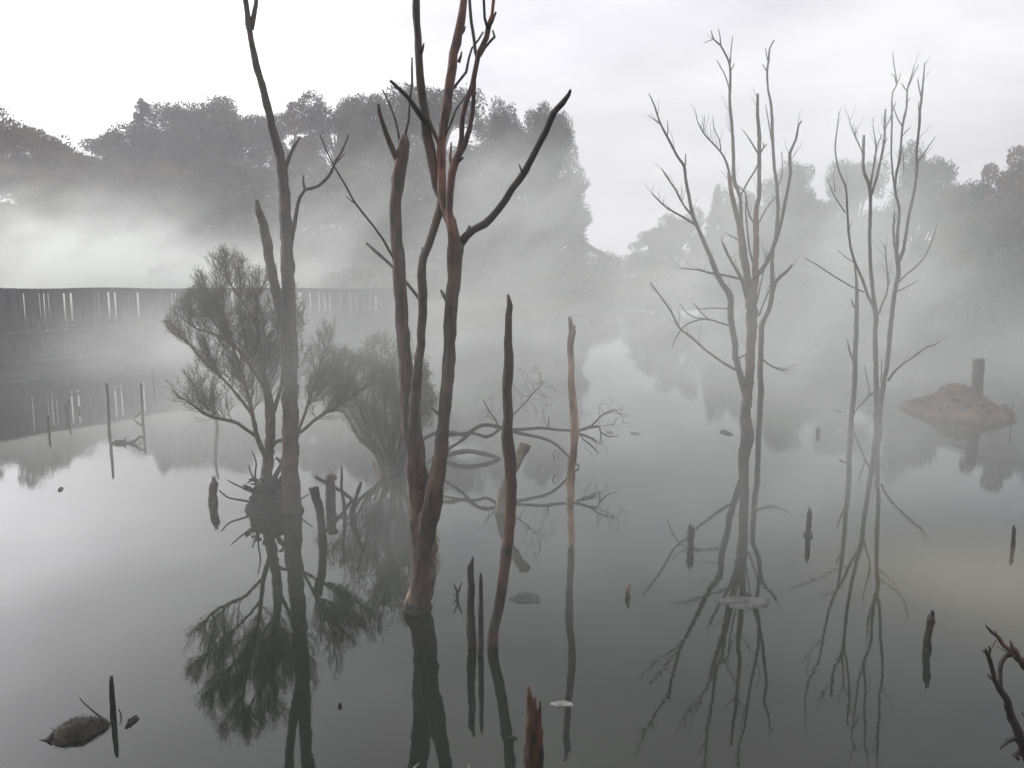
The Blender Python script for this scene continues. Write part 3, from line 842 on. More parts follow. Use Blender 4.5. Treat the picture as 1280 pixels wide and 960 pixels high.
# spreading dead tree
gy, bd = 'bark_grey', 'bark_dark'
dead_tree('dead_tree', 'dead tree with a tight bundle of stems spreading into many bare upright branches', 'dead tree', (935, 547),
    [([(934, 549, 19), (932, 521, 17), (934, 496, 15), (937, 466, 13.5), (938, 443, 13.5), (939, 420, 14), (939, 394, 16), (939, 371, 17), (937, 350, 14)], 0.1, 'bark_warm'),
     ([(948, 548, 8), (950, 512, 8), (951, 489, 9), (950, 466, 8), (951, 443, 8), (951, 426, 8), (952, 408, 7), (958, 394, 6.5), (964, 376, 6.5), (965, 357, 6), (965, 335, 5.5),
       (966, 312, 5.5), (970, 296, 5.5), (972, 273, 5), (972, 243, 5), (968, 210, 4.5), (966, 180, 4), (965, 148, 4), (963, 125, 3.5), (960, 112, 3), (959, 89, 3), (961, 75, 2.5), (962, 61, 2), (968, 50, 1.5)], 0.4, gy, 0.05)],
    [([(938, 366, 12), (933, 340, 11), (928, 316, 10), (925, 289, 8), (921, 270, 7), (917, 254, 6.5), (913, 234, 6), (912, 222, 6), (911, 216, 4)], 0.1, -0.1, 'bark_red'),
     ([(935, 340, 8), (932, 318, 6.5), (928, 289, 5.5), (926, 266, 5), (925, 245, 5), (919, 231, 6), (917, 215, 5.5), (917, 199, 5), (916, 176, 4.5), (915, 157, 4.5), (913, 139, 4.5), (912, 125, 4), (913, 107, 3.5), (913, 89, 3.2), (911, 77, 3), (905, 64, 2.5), (901, 57, 2.2), (892, 49, 2), (889, 38, 1.2)], 0.1, 0.3, gy),
     ([(901, 57, 2), (900, 45, 1.6), (898, 36, 1)], 0.4, 0.1, gy), ([(913, 79, 2), (914, 61, 1.6), (916, 45, 1)], 0.38, -0.1, gy),
     ([(892, 49, 1.6), (886, 51, 1.2), (880, 54, 0.8)], 0.4, 0.0, gy),
     ([(912, 112, 2.4), (907, 96, 2), (901, 84, 1.6), (896, 75, 1)], 0.36, 0.2, gy), ([(913, 89, 2), (916, 84, 1.5), (918, 79, 1)], 0.36, 0.0, gy),
     ([(914, 226, 4), (908, 203, 3.5), (901, 190, 3), (892, 180, 2.6), (880, 167, 2.2), (872, 152, 1.4)], 0.15, -0.3, gy),
     ([(901, 188, 2.2), (899, 174, 1.8), (893, 162, 1.5), (891, 146, 0.9)], 0.0, 0.2, gy), ([(879, 166, 1.6), (880, 155, 1.2), (881, 144, 0.8)], -0.1, 0.0, gy),
     ([(941, 372, 12), (944, 352, 9.5), (944, 335, 9), (945, 312, 8), (945, 286, 8), (945, 266, 6.5), (949, 243, 6), (949, 222, 5.5), (949, 203, 5.5), (949, 190, 5.5), (949, 167, 5.5), (947, 145, 4.5), (947, 130, 4), (947, 117, 3.5)], 0.1, -0.15, 'bark_red'),
     ([(949, 194, 3), (943, 184, 2.4), (935, 171, 1.8), (928, 162, 1)], -0.05, 0.2, gy), ([(950, 192, 3), (956, 183, 2.2), (959, 180, 1.2)], -0.05, -0.1, gy), ([(955, 184, 2), (954, 178, 1.2)], -0.1, 0, gy),
     ([(925, 246, 3), (929, 238, 2.8), (937, 224, 2.8), (943, 215, 2.6), (948, 204, 2.4)], 0.2, -0.2, gy), ([(930, 240, 2.2), (926, 236, 2), (920, 230, 1.4)], 0.2, 0.0, gy),
     ([(946, 284, 4), (940, 275, 3), (937, 270, 3), (934, 259, 2.6), (932, 243, 2.2), (930, 238, 2)], 0.02, 0.2, gy),
     ([(942, 330, 3.4), (937, 312, 3), (934, 284, 2.8), (932, 261, 2.2), (934, 245, 1.8)], 0.05, -0.15, gy),
     ([(946, 284, 3), (950, 276, 2.4), (958, 261, 2.2), (966, 250, 2), (971, 244, 1.6)], 0.0, 0.3, gy),
     ([(965, 180, 2.2), (963, 165, 2), (960, 148, 1.8), (957, 131, 1)], 0.35, -0.1, gy), ([(960, 76, 2), (958, 68, 1.6), (957, 60, 1)], 0.42, 0, gy), ([(959, 90, 2), (956, 85, 1.6), (953, 80, 1)], 0.42, 0.05, gy),
     ([(972, 234, 2), (976, 224, 1.8), (978, 212, 1.6), (977, 190, 1)], 0.3, 0.2, gy),
     ([(943, 345, 8), (950, 340, 7.5), (957, 330, 6.5), (964, 315, 6), (970, 300, 5.5), (976, 280, 5), (981, 254, 5), (985, 235, 4.5), (988, 215, 4.5), (987, 192, 4.5), (991, 183, 3.6), (995, 174, 3.2), (998, 157, 2.8), (1002, 151, 2)], 0.0, -0.4, gy),
     ([(966, 365, 5), (969, 353, 5), (975, 346, 5), (983, 340, 4.5), (990, 331, 3)], 0.2, -0.2, gy),
     ([(946, 378, 3), (951, 355, 2.6), (955, 338, 2), (958, 322, 1.4)], 0.1, 0.1, gy), ([(949, 395, 3), (956, 375, 2), (963, 362, 1.4)], 0.1, 0.0, gy),
     ([(932, 497, 9), (928, 480, 10), (924, 464, 9), (919, 443, 9), (918, 426, 9), (913, 394, 9), (912, 369, 9), (903, 355, 8), (896, 341, 7.5), (888, 321, 6.5), (878, 298, 6), (870, 280, 5.5), (865, 266, 5), (861, 245, 4.5), (857, 225, 4.5), (855, 208, 4), (846, 194, 3.5), (834, 171, 3), (825, 153, 2.5), (818, 132, 2), (811, 117, 1.3)], 0.05, -0.6, gy),
     ([(856, 210, 2.4), (857, 202, 2), (857, 192, 1.3)], -0.42, 0, gy), ([(834, 170, 2), (835, 160, 1.6), (834, 151, 1)], -0.48, 0, gy), ([(825, 155, 1.8), (817, 149, 1.4), (810, 144, 1)], -0.5, 0.1, gy),
     ([(866, 270, 4), (855, 257, 3.2), (845, 238, 3), (838, 228, 2.6), (832, 218, 2.4), (827, 211, 1.5)], -0.35, 0.3, gy),
     ([(869, 281, 4), (855, 272, 3.4), (834, 260, 2.8), (816, 243, 1.6)], -0.33, -0.3, gy),
     ([(922, 463, 4.5), (910, 457, 4), (899, 450, 3.8), (880, 436, 3.6), (866, 423, 3.4), (855, 415, 3.2), (848, 408, 3), (839, 390, 3), (830, 376, 2.5), (820, 363, 2), (813, 353, 1.4)], 0.0, -0.5, gy),
     ([(912, 407, 3.4), (899, 403, 3), (885, 399, 2.8), (869, 401, 2.5), (855, 408, 2.3), (845, 422, 2), (840, 434, 1.2)], -0.1, 0.4, gy),
     ([(885, 399, 2.2), (866, 396, 2), (855, 387, 1.8), (850, 379, 1.2)], 0.1, 0.2, gy), ([(886, 399, 2.2), (876, 390, 2), (866, 378, 1.3)], 0.1, 0.0, gy), ([(911, 386, 2.2), (890, 385, 1.8), (874, 386, 1.5), (866, 378, 1)], -0.1, 0.2, gy),
     ([(928, 350, 4.5), (919, 347, 4), (910, 345, 3.6), (899, 343, 3.6), (887, 341, 3.4), (871, 337, 2.4), (852, 336, 1.3)], 0.0, -0.3, gy),
     ([(933, 372, 6), (927, 350, 5), (921, 338, 4.5), (915, 328, 4.2), (908, 315, 3.8), (902, 301, 2.6)], 0.05, -0.3, gy),
     ([(923, 300, 2), (914, 295, 1.8), (905, 290, 1)], 0.0, 0.1, gy),
     ([(954, 450, 3.4), (960, 455, 3), (967, 459, 3), (976, 462, 2)], 0.1, -0.2, bd), ([(922, 450, 3), (927, 446, 2.6), (934, 443, 2)], 0.0, 0.1, gy)],
    M['bark_grey'], seed=21, twig_n=9, twig_len=0.42, ws=0.78)

# thin misty dead tree
dead_tree('dead_tree', 'slender twin-stemmed dead tree with long thin upright twigs, palest in the mist', 'dead tree', (1097, 541),
    [([(1097, 542, 13), (1097, 520, 11.5), (1096, 500, 9), (1095, 466, 7.5), (1094, 420, 7), (1095, 397, 7.5), (1091, 363, 6), (1088, 329, 5.2), (1087, 294, 5), (1088, 260, 5), (1087, 234, 5), (1080, 214, 4.8), (1079, 197, 4.5), (1080, 169, 4)], 0.3, bd)],
    [([(1098, 525, 8), (1102, 500, 8), (1105, 475, 7.5), (1109, 455, 7.5), (1112, 420, 7), (1115, 393, 7), (1118, 368, 7.5), (1123, 340, 7.5), (1121, 317, 6.5), (1122, 290, 5), (1124, 262, 4.5), (1119, 239, 4.5), (1120, 220, 4), (1125, 195, 3.8), (1128, 159, 3.4), (1133, 136, 3), (1134, 113, 2.6), (1139, 97, 2.2), (1143, 82, 1.3)], 0.05, -0.3, bd),
     ([(1094, 388, 5.5), (1085, 370, 5), (1078, 349, 4.6), (1069, 329, 4.2), (1062, 301, 4), (1059, 260, 3.6), (1057, 234, 3.3), (1049, 214, 3), (1044, 188, 2.6), (1046, 165, 2.2), (1049, 140, 1.2)], 0.15, -0.4, gy),
     ([(1057, 266, 2.4), (1045, 248, 2), (1039, 236, 1.8), (1034, 222, 1.2)], -0.1, 0.2, gy), ([(1044, 240, 1.6), (1042, 220, 1.3), (1044, 205, 0.9)], 0, 0.1, gy),
     ([(1080, 365, 3), (1066, 359, 2.8), (1044, 346, 2.8), (1030, 337, 2.4), (1023, 332, 2.2), (1012, 326, 1.8), (1005, 322, 1.2)], 0.0, 0.4, gy),
     ([(1070, 330, 2), (1058, 322, 1.6), (1047, 313, 1)], 0.0, 0.3, gy),
     ([(1099, 392, 3.6), (1103, 380, 3.2), (1108, 368, 3), (1110, 352, 2.8), (1108, 329, 2.2), (1106, 306, 1.2)], 0.2, 0.2, gy),
     ([(1079, 195, 3), (1077, 188, 2.8), (1069, 170, 2.2), (1062, 152, 1.3)], 0.3, 0.2, gy), ([(1069, 170, 1.8), (1070, 158, 1)], 0.4, 0, gy),
     ([(1087, 236, 4), (1091, 215, 3), (1095, 186, 2.8), (1093, 170, 1.6)], 0.25, 0.2, gy),
     ([(1095, 187, 2), (1099, 176, 2), (1103, 168, 1.5)], 0.4, 0, gy),
     ([(1089, 244, 4.2), (1095, 225, 3.8), (1099, 208, 3.6), (1103, 188, 3.6), (1106, 170, 3.4), (1106, 150, 3.2), (1107, 136, 2)], 0.25, -0.2, gy),
     ([(1106, 180, 2), (1109, 172, 1.2)], 0.1, 0, gy), ([(1106, 162, 2), (1112, 150, 2), (1116, 138, 2), (1120, 128, 1.3)], 0.1, 0.0, gy),
     ([(1119, 242, 3.4), (1115, 207, 3), (1114, 188, 3), (1115, 152, 3), (1115, 130, 2.6), (1116, 115, 2.2), (1121, 106, 2.2), (1120, 95, 1.8), (1117, 78, 1.6), (1116, 65, 0.9)], -0.1, 0.1, gy),
     ([(1128, 158, 2.6), (1122, 148, 2.2), (1118, 137, 1.8), (1115, 129, 1.4)], -0.2, 0.1, gy), ([(1121, 106, 1.8), (1118, 95, 1.5), (1114, 92, 0.9)], 0, 0, gy), ([(1121, 106, 1.5), (1124, 98, 1.3), (1126, 91, 0.9)], 0, 0, gy),
     ([(1134, 113, 2.2), (1140, 98, 1.8), (1148, 81, 1.2)], -0.22, 0.2, gy), ([(1134, 114, 2), (1130, 109, 1.8), (1127, 104, 1.2)], -0.22, 0, gy), ([(1134, 128, 1.6), (1138, 122, 1)], -0.22, 0, gy),
     ([(1128, 170, 1.6), (1132, 165, 1.4), (1138, 159, 0.9)], -0.22, 0, gy), ([(1130, 215, 1.6), (1129, 195, 1.4), (1128, 185, 1)], -0.22, 0, gy),
     ([(1121, 330, 6), (1128, 317, 5.5), (1133, 290, 5), (1136, 270, 4.6), (1142, 243, 4.4), (1146, 216, 4), (1146, 188, 3.8), (1149, 159, 3.8), (1150, 138, 4), (1152, 124, 3.4), (1154, 101, 2.4), (1156, 78, 1.3)], -0.1, -0.3, gy),
     ([(1152, 124, 2.4), (1149, 110, 1.9), (1147, 98, 1.2)], -0.38, 0.1, gy), ([(1149, 142, 2), (1148, 133, 1.8), (1149, 126, 1)], -0.36, 0, gy),
     ([(1145, 205, 2.2), (1152, 196, 2), (1158, 187, 1.9), (1163, 180, 1.6), (1169, 171, 1)], -0.3, -0.2, gy),
     ([(1124, 352, 3), (1132, 344, 2.6), (1142, 336, 2.6), (1150, 328, 2.4), (1156, 320, 2.2), (1163, 306, 1.9), (1168, 292, 1.6), (1171, 281, 1)], -0.1, 0.5, gy),
     ([(1122, 364, 2.6), (1135, 358, 2), (1147, 351, 1.2)], -0.1, -0.3, gy),
     ([(1122, 320, 5), (1118, 306, 4.5), (1117, 285, 3.5), (1118, 266, 2.5)], -0.1, 0.2, gy),
     ([(1110, 476, 4.5), (1116, 467, 4), (1124, 459, 3.6), (1133, 452, 3.4), (1142, 446, 3.2), (1158, 434, 3), (1166, 432, 3), (1171, 430, 2)], 0.0, -0.5, gy),
     ([(1098, 488, 4), (1092, 491, 3.4), (1085, 496, 3.2), (1077, 505, 3), (1069, 514, 2.4), (1066, 518, 2)], 0.0, 1.3, bd),
     ([(1087, 494, 2.6), (1086, 482, 2.2), (1083, 470, 2), (1081, 457, 1.3)], 0.5, 0.3, bd),
     ([(1101, 478, 2.5), (1102, 462, 2), (1102, 449, 1.4)], 0, 0.2, gy)],
    M['bark_dark'], seed=31, twig_n=8, twig_len=0.42, ws=0.68)
# thin pole beside it
dead_tree('dead_sapling', 'single thin leafless sapling standing just left of the slender twin-stemmed tree', 'sapling', (1062, 546),
    [([(1063, 547, 6), (1064, 525, 5.5), (1068, 484, 5.5), (1069, 449, 5.5), (1070, 420, 5), (1071, 388, 4.5), (1071, 363, 3.5), (1070, 345, 2.5), (1068, 330, 1.5)], 0.2, bd)],
    [([(1068, 455, 3), (1065, 447, 2.5), (1062, 438, 2.2), (1060, 429, 1.4)], 0.1, -0.1, bd), ([(1071, 388, 2.5), (1067, 382, 2), (1064, 374, 1.3)], 0.15, 0.1, bd)], M['bark_dark'], seed=33, twig_n=2, twig_len=.15)

# ---------------------------------------------------------------- stakes and stumps standing in the water
def stake(name, label, cat, base, pix, mat='stake', side=None, dy=0.0, knot=0, seed=0, rough=0.12):
    r_ = random.Random(seed + int(base[0]))
    Y = base_Y(*base); w = on_water(*base)
    g_ = Geo()
    limb(g_, pix, Y, dy=dy, rnd=r_, under=True, step=0.04, rough=rough, wob=0.12)
    if knot:
        p = at(base[0], base[1], Y)
        rk = knot * 0.5 * p.length / F_PX
        g_.tube([p + Vector((0, 0, -rk * 1.3)), p + Vector((0, 0, -rk * .5)), p + Vector((0, 0, rk * .5)), p + Vector((0, 0, rk * 1.3))], [rk * .4, rk, rk, rk * .4], 7, True, 0.2, r_)
    for s in (side or []):
        limb(g_, s, Y, rnd=r_, step=0.04)
    if name in ('post', 'stake', 'stick') and pix[-1][2] >= 3.5:   # splintered end grain
        tp = at(pix[-1][0], pix[-1][1], Y + dy); rt = 0.5 * pix[-1][2] * tp.length / F_PX
        for _ in range(4):
            o_ = Vector((r_.uniform(-.6, .6), r_.uniform(-.6, .6), 0)) * rt
            g_.tube([tp + o_ - Vector((0, 0, rt * 2)), tp + o_ + Vector((0, 0, rt * r_.uniform(.2, 1.0))), tp + o_ + Vector((o_.x * .3, o_.y * .3, rt * r_.uniform(1.4, 3.0)))], [rt * .5, rt * .4, rt * .06], 5, False, .2, r_)
    grp = {'pole': 'thin poles in the far water', 'post': 'posts standing in the pond', 'stake': 'stakes standing in the pond', 'stick': 'sticks standing in the pond', 'grass_blade': 'dry grass tips at the bottom edge'}.get(name)
    return tag(g_.build(name, M[mat], None, True, (w.x, w.y, 0)), label, cat, grp)


stake('stake', 'short thick dark stake alone in bright water beside the leafless bush', 'stake', (267, 629), [(267, 631, 9), (266, 618, 9), (268, 604, 8.5), (267, 600, 5)])
stake('cut_branch', 'sawn branch stub with a flared top leaning beside the grey tree trunk', 'stump', (403, 677), [(403, 679, 10), (402, 660, 9), (400, 640, 9.5), (396, 624, 10), (393, 612, 12), (392, 609, 12)], 'bark_dark')
stake('cut_post', 'flat-topped thick post between the flared stub and the thin crooked sticks', 'post', (414, 631), [(413, 633, 12), (413, 615, 11), (413, 604, 11), (414, 596, 11.5), (415, 594, 11)], 'bark_dark')
stake('stick', 'fallen straight twig lying across the flat-topped post', 'stick', (440, 625), [(440, 624, 4), (428, 615, 4), (418, 609, 4), (405, 602, 4), (394, 596, 3)], 'stake', dy=-.4)
stake('stick', 'thinnest upright stick beside the flat-topped post', 'stick', (430, 645), [(431, 647, 4.5), (430, 630, 4), (427, 610, 3.5), (427, 595, 3), (427, 583, 2)])
stake('crooked_stick', 'crooked dark stick next to the thinnest upright stick', 'stick', (442, 646), [(441, 648, 8), (441, 636, 7), (445, 622, 5), (449, 610, 4.5), (451, 602, 3)])
stake('red_stick', 'short bright reddish stick poking out beside the misty bush', 'stick', (476, 602), [(476, 603, 3.5), (472, 592, 3.5), (469, 584, 4), (466, 577, 3)], 'bark_orange')
stake('post', 'thicker of the paired black posts, with a splintered top', 'post', (590, 810), [(590, 812, 11), (589, 790, 11), (588, 765, 9.5), (589, 740, 9.5), (588, 720, 9), (588, 709, 8.5), (590, 702, 4), (591, 696, 2.5)], 'bark_dark')
stake('post', 'thinner of the paired black posts, pointed at the top', 'post', (600, 818), [(600, 820, 7), (601, 790, 7), (601, 760, 6), (601, 735, 5), (601, 722, 4), (601, 716, 2.5)], 'bark_dark')
stake('post', 'small square-cut post standing alone in open water before the spreading tree', 'post', (863, 683), [(864, 685, 8), (863, 675, 8), (864, 665, 8.5), (864, 662, 8)], 'bark_dark')
stake('stake', 'dark stake with a knot at the waterline, between the two bare spreading trees', 'stake', (1010, 669), [(1010, 671, 6), (1011, 655, 6), (1012, 643, 6.5), (1012, 638, 4)], 'stake', knot=11)
stake('stake', 'dark slightly bent stake with a knobbly top in the open water', 'stake', (1159, 811), [(1159, 813, 9), (1159, 800, 8), (1162, 784, 7), (1163, 776, 9), (1164, 769, 6)], 'stake', knot=10)
stake('stick', 'thin straight black stick near the ochre silt', 'stick', (1266, 682), [(1266, 684, 4.5), (1267, 672, 4), (1268, 661, 4)])
stake('bark_shard', 'curled grey bark shard standing up alone in open water', 'shard', (785, 745), [(785, 746, 6), (784, 739, 6), (786, 733, 3.5), (787, 729, 1.5)], 'bark_olive')
stake('stick', 'straight black stick rising from the mossy mound', 'stick', (142, 896), [(142, 898, 6.5), (141, 880, 6), (140, 862, 5), (139, 852, 4.5), (139, 845, 3)], 'stake',
      side=[[(141, 903, 2.5), (133, 901, 2.2), (124, 895, 2), (114, 887, 1.6), (106, 880, 1.4), (99, 872, 1)], [(146, 905, 2), (151, 899, 1.8), (151, 892, 1.5), (148, 886, 1)]])
stake('pole', 'tallest thin pole in the bright water near the boardwalk', 'pole', (136, 539), [(136.5, 541, 3.6), (136, 520, 3.4), (134.5, 500, 3.2), (134, 488, 3), (133, 479, 2.6)])
stake('pole', 'short thin pole in the shade of the tree reflections near the boardwalk', 'pole', (61, 539), [(61, 540, 2.8), (60.5, 528, 2.6), (60, 519, 2.4)])
stake('forked_stick', 'small forked stick between the two thin poles', 'stick', (84, 522), [(84, 523, 2.6), (85, 511, 2.2), (86, 500, 1.5)], side=[[(84, 520, 2.2), (82, 512, 2), (80, 506, 1.3)]])
stake('pole', 'tiny upright pole standing at the tip of the bright water', 'pole', (99, 514), [(99, 515, 2.4), (99, 508, 2)])
stake('pole', 'thin pole with a twig hooking down to the water', 'pole', (178, 524), [(178.5, 525, 3), (177.5, 505, 2.8), (176.5, 492, 2.8), (176, 479, 2.4)], side=[[(179, 513, 2.4), (173, 518, 2.2), (167, 523, 1.6)]])
stake('pole', 'faint grey pole deepest in the mist before the boardwalk', 'pole', (192, 484), [(192, 485, 2.4), (191.5, 473, 2.2), (191, 462, 1.8)])
stake('pole', 'mossy grey pole seen through the leafless bush', 'pole', (272, 535), [(272, 536, 4), (267, 510, 4), (265, 490, 3.6), (266, 470, 3)], 'bark_grey')
stake('splintered_stump', 'broken rust-red stump with a jagged spike rising from the bottom edge', 'stump', (667, 1010),
      [(667, 1014, 25), (667, 960, 22), (667, 930, 20), (666, 905, 19), (666, 895, 16), (664, 886, 11), (662, 872, 7), (661, 858, 2)], 'rust', rough=0.16,
      side=[[(673, 930, 8), (674, 900, 6), (675, 876, 2)], [(667, 905, 9), (668, 885, 6), (669, 871, 1.5)]])
stake('twig_cluster', 'small crossed twigs forming a star beside the paired black posts', 'twig', (571, 748), [(572, 749, 4), (572, 741, 4), (569, 734, 2.4), (567, 729, 1.6)],
      side=[[(572, 742, 3), (575, 735, 2.4), (577, 728, 1.6)], [(572, 747, 2.4), (568, 744, 2), (566, 741, 1)]])
stake('chip', 'small dark wood chip standing upright near the slender tree', 'wood chip', (1023, 543), [(1023, 544, 5), (1022, 539, 5), (1023, 534, 2.5)])
g_ = Geo()
stake('grass_blade', 'small dry grass blade tip at the bottom edge below the big tree', 'grass', (517, 975), [(512, 985, 4), (514, 970, 3.5), (518, 960, 3), (524, 954, 1.5)], 'leaf_pale')
stake('grass_blade', 'tiny dry grass tip at the bottom edge beside the snag reflection', 'grass', (588, 980), [(592, 990, 3), (590, 972, 3), (587, 962, 2.5), (585, 956, 1.2)], 'leaf_pale')


# ---------------------------------------------------------------- things lying on the water
def patch(name, px, py, wpx, hpx, mat, label, cat, z=0.012, thick=0.02, n=72, seed=0, jag=0.18, ang=0.0, dome=0.0):
    """A low irregular slab or mound floating on the water."""
    r_ = random.Random(seed + int(px))
    c = on_water(px, py)
    dist = c.y
    hw = wpx / 2 * (c - Vector((0, 0, CAM_H))).length / F_PX
    a_, b_ = on_water(px, py - hpx / 2), on_water(px, py + hpx / 2)
    hd = abs(a_.y - b_.y) / 2
    v, f = [], []
    rings = 4
    ph = [r_.uniform(0, 6.28) for _ in range(5)]
    prof = [1 + jag * (math.sin(3 * t + ph[0]) * .5 + math.sin(5 * t + ph[1]) * .35 + math.sin(9 * t + ph[2]) * .3 + math.sin(17 * t + ph[3]) * .22 + math.sin(31 * t + ph[4]) * .15) + r_.uniform(-jag, jag) * .35 for t in [2 * math.pi * k / n for k in range(n)]]
    for q in range(rings + 1):
        s = 1 - q / (rings + 0.6)
        for k in range(n):
            t = 2 * math.pi * k / n
            x = hw * s * prof[k] * math.cos(t); y = hd * s * prof[k] * math.sin(t)
            h = z * (1 if q else 0.15) + dome * (1 - s * s) + (r_.uniform(-1, 1) * (0.12 * dome + 0.003) if q else 0)
            v.append((c.x + x * math.cos(ang) - y * math.sin(ang), c.y + x * math.sin(ang) + y * math.cos(ang), h))
    for q in range(rings):
        for k in range(n):
            a1, b1 = q * n + k, q * n + (k + 1) % n
            f.append((a1, b1, b1 + n, a1 + n))
    f.append(tuple(rings * n + k for k in range(n)))
    b0 = len(v)
    for k in range(n):
        x, y, h = v[k]; v.append((x, y, -thick - 0.03))
        f.append((b0 + k, b0 + (k + 1) % n, (k + 1) % n, k))
    return tag(mesh_obj(name, v, f, M[mat], None, True, (c.x, c.y, 0)), label, cat, 'driftwood specks on the pond' if name == 'driftwood' else None)


patch('weed_mat', 657, 748, 36, 15, 'mat_dark', 'small grey floating weed mat beside the needle-tipped snag', 'weed mat', 0.006)
patch('scum_mat', 930, 753, 62, 16, 'mat_pale', 'pale floating scum mat across the reflection of the spreading tree', 'scum mat', 0.006)
patch('floating_leaf', 703, 880, 26, 7, 'leaf_pale', 'small whitish leaf floating against the notched snag reflection', 'leaf', 0.008, seed=3)
patch('floating_leaf', 640, 923, 12, 5, 'mat_dark', 'tiny brown leaf floating at the needle snag reflection', 'leaf', 0.008, seed=4)
patch('driftwood', 907, 541, 11, 6, 'stake', 'small dark driftwood lump with a tapering tail beside the spreading tree', 'driftwood', 0.01, dome=0.025, jag=0.35)
patch('driftwood', 762, 541, 9, 4, 'stake', 'nearer speck of driftwood off the tip of the fallen branch', 'driftwood', 0.003, dome=0.006, jag=0.35)
patch('driftwood', 794, 542, 12, 4, 'stake', 'outer speck of driftwood off the tip of the fallen branch', 'driftwood', 0.003, dome=0.006, jag=0.35)
patch('driftwood', 1053, 577, 5, 5, 'stake', 'small round dark speck under the thin sapling', 'driftwood', 0.003, dome=0.006, jag=0.35)
patch('driftwood', 1048, 514, 5, 4, 'stake', 'tiny speck of driftwood far out behind the thin sapling', 'driftwood', 0.003, dome=0.006, jag=0.35)
patch('driftwood', 1197, 558, 4, 5, 'stake', 'tiny dark speck between the islet and its post reflection', 'driftwood', 0.003, dome=0.006, jag=0.35)
patch('driftwood', 76, 612, 3, 3, 'stake', 'tiny dark speck alone in the bright water', 'driftwood', 0.012, dome=0.02)
patch('driftwood', 425, 883, 4, 4, 'stake', 'tiny dark speck alone beside the bush reflection', 'driftwood', 0.012, dome=0.01)
patch('driftwood', 165, 902, 9, 13, 'stake', 'small curled bark flake beside the stick of the mossy mound', 'bark flake', 0.01, dome=0.01, jag=.3)
stake('floating_branch', 'low tangled branch afloat at the foot of the tallest thin pole', 'branch', (152, 554), [(138, 555, 3), (147, 553, 5), (156, 554, 5), (163, 553, 4), (170, 550, 3.5), (176, 545, 3), (181, 548, 2)], 'stake', rough=0.3,
      side=[[(142, 555, 3), (150, 551, 3), (158, 552, 2)], [(164, 553, 3), (170, 556, 2.4), (176, 553, 1.5)], [(150, 554, 2.5), (155, 550, 2), (158, 547, 1.3)]])

# mossy mound at the lower left
me_ = empty('mossy_mound', on_water(98, 914), 'low dark mossy tussock with a pointed end, floating beside a black stick', 'tussock')
r_ = random.Random(2)
v, f = [], []
A_, B_ = on_water(60, 925), on_water(141, 903)
ax = (B_ - A_); Lx = ax.length; ax.normalize(); ay = Vector((-ax.y, ax.x, 0))
NU, NV = 22, 12
for i in range(NU + 1):
    t = i / NU
    half = 0.135 * math.sin(math.pi * min(1, t * 1.02 + 0.02)) ** 0.42 * (1.0 - 0.2 * t) + 0.004
    hgt = 0.105 * math.sin(math.pi * t) ** 0.7 * (1.0 - 0.2 * t)
    for j in range(NV + 1):
        s = -1 + 2 * j / NV
        h = hgt * math.sqrt(max(0, 1 - s * s)) - 0.02 + r_.uniform(-1, 1) * 0.008 + 0.006 * math.sin(t * 31 + s * 9)
        p = A_ + ax * (Lx * t) + ay * (s * half * (1 + 0.12 * math.sin(t * 17 + s)))
        v.append((p.x, p.y, h))
for i in range(NU):
    for j in range(NV):
        a1 = i * (NV + 1) + j
        f.append((a1, a1 + 1, a1 + NV + 2, a1 + NV + 1))
mesh_obj('mound', v, f, M['moss'], me_)
g_ = Geo()
for _ in range(900):
    i = r_.randrange(2, NU - 1); j = r_.randrange(1, NV)
    p = Vector(v[i * (NV + 1) + j]) + Vector((r_.uniform(-.02, .02), r_.uniform(-.02, .02), 0))
    d = Vector((r_.uniform(-.8, .8), r_.uniform(-.8, .8), 1)).normalized() * r_.uniform(.006, .02)
    s = Vector((d.y, -d.x, 0)).normalized() * 0.002
    b0 = len(g_.v); g_.v += [p - s, p + s, p + d]; g_.f.append((b0, b0 + 1, b0 + 2))
tag(g_.build('moss_tufts', M['moss'], me_, False), kind='stuff')
g_ = Geo(); limb(g_, [(66, 923, 9), (58, 925, 5), (50, 926, 3), (44, 927, 1.5)], on_water(60, 925).y, rnd=r_, step=.03); g_.build('root_tip', M['stake'], me_)

# low arched branch (its reflection closes the lens shape)
stake('arched_branch', 'low dark arched branch just above the water beside the big tree', 'branch', (560, 574), [(548, 575, 6), (560, 569, 7), (575, 565, 7), (590, 564.5, 6), (605, 567, 6), (618, 571, 5), (628, 575, 3)], 'bark_dark')

# ---------------------------------------------------------------- islet with a post
ie = empty('islet', on_water(1200, 516), 'low brown bare-soil islet rising from the water', 'islet')
c = on_water(1200, 516)
v, f = [], []
n_a, n_r = 48, 12
r_ = random.Random(4)
for q in range(n_r + 1):
    s = q / n_r
    for k in range(n_a):
        t = 2 * math.pi * k / n_a
        lob = 1 + 0.10 * math.sin(3 * t + 1) + 0.07 * math.sin(7 * t + 2) + 0.04 * math.sin(13 * t)
        rx = 1.04 * s * lob; ry = 1.25 * s * lob
        x, y = rx * math.cos(t), ry * math.sin(t)
        h = 0.46 * (1 - s) ** 0.75 * (0.82 + 0.25 * math.sin(4 * x + 1) * math.cos(3 * y)) + 0.10 * (1 - s ** 4) - 0.06 + r_.uniform(-1, 1) * 0.04 * (1 - s * .6)
        h += 0.16 * math.exp(-((x + 0.15) ** 2 + (y - 0.30) ** 2) / 0.07) + 0.05 * math.sin(9 * x + 4 * y) * (1 - s)
        if s > 0.97: h = -0.12
        v.append((c.x + x, c.y + y, h))
for q in range(n_r):
    for k in range(n_a):
        a1, b1 = q * n_a + k, q * n_a + (k + 1) % n_a
        f.append((a1, b1, b1 + n_a, a1 + n_a))
mesh_obj('mound', v, f, M['islet'], ie)
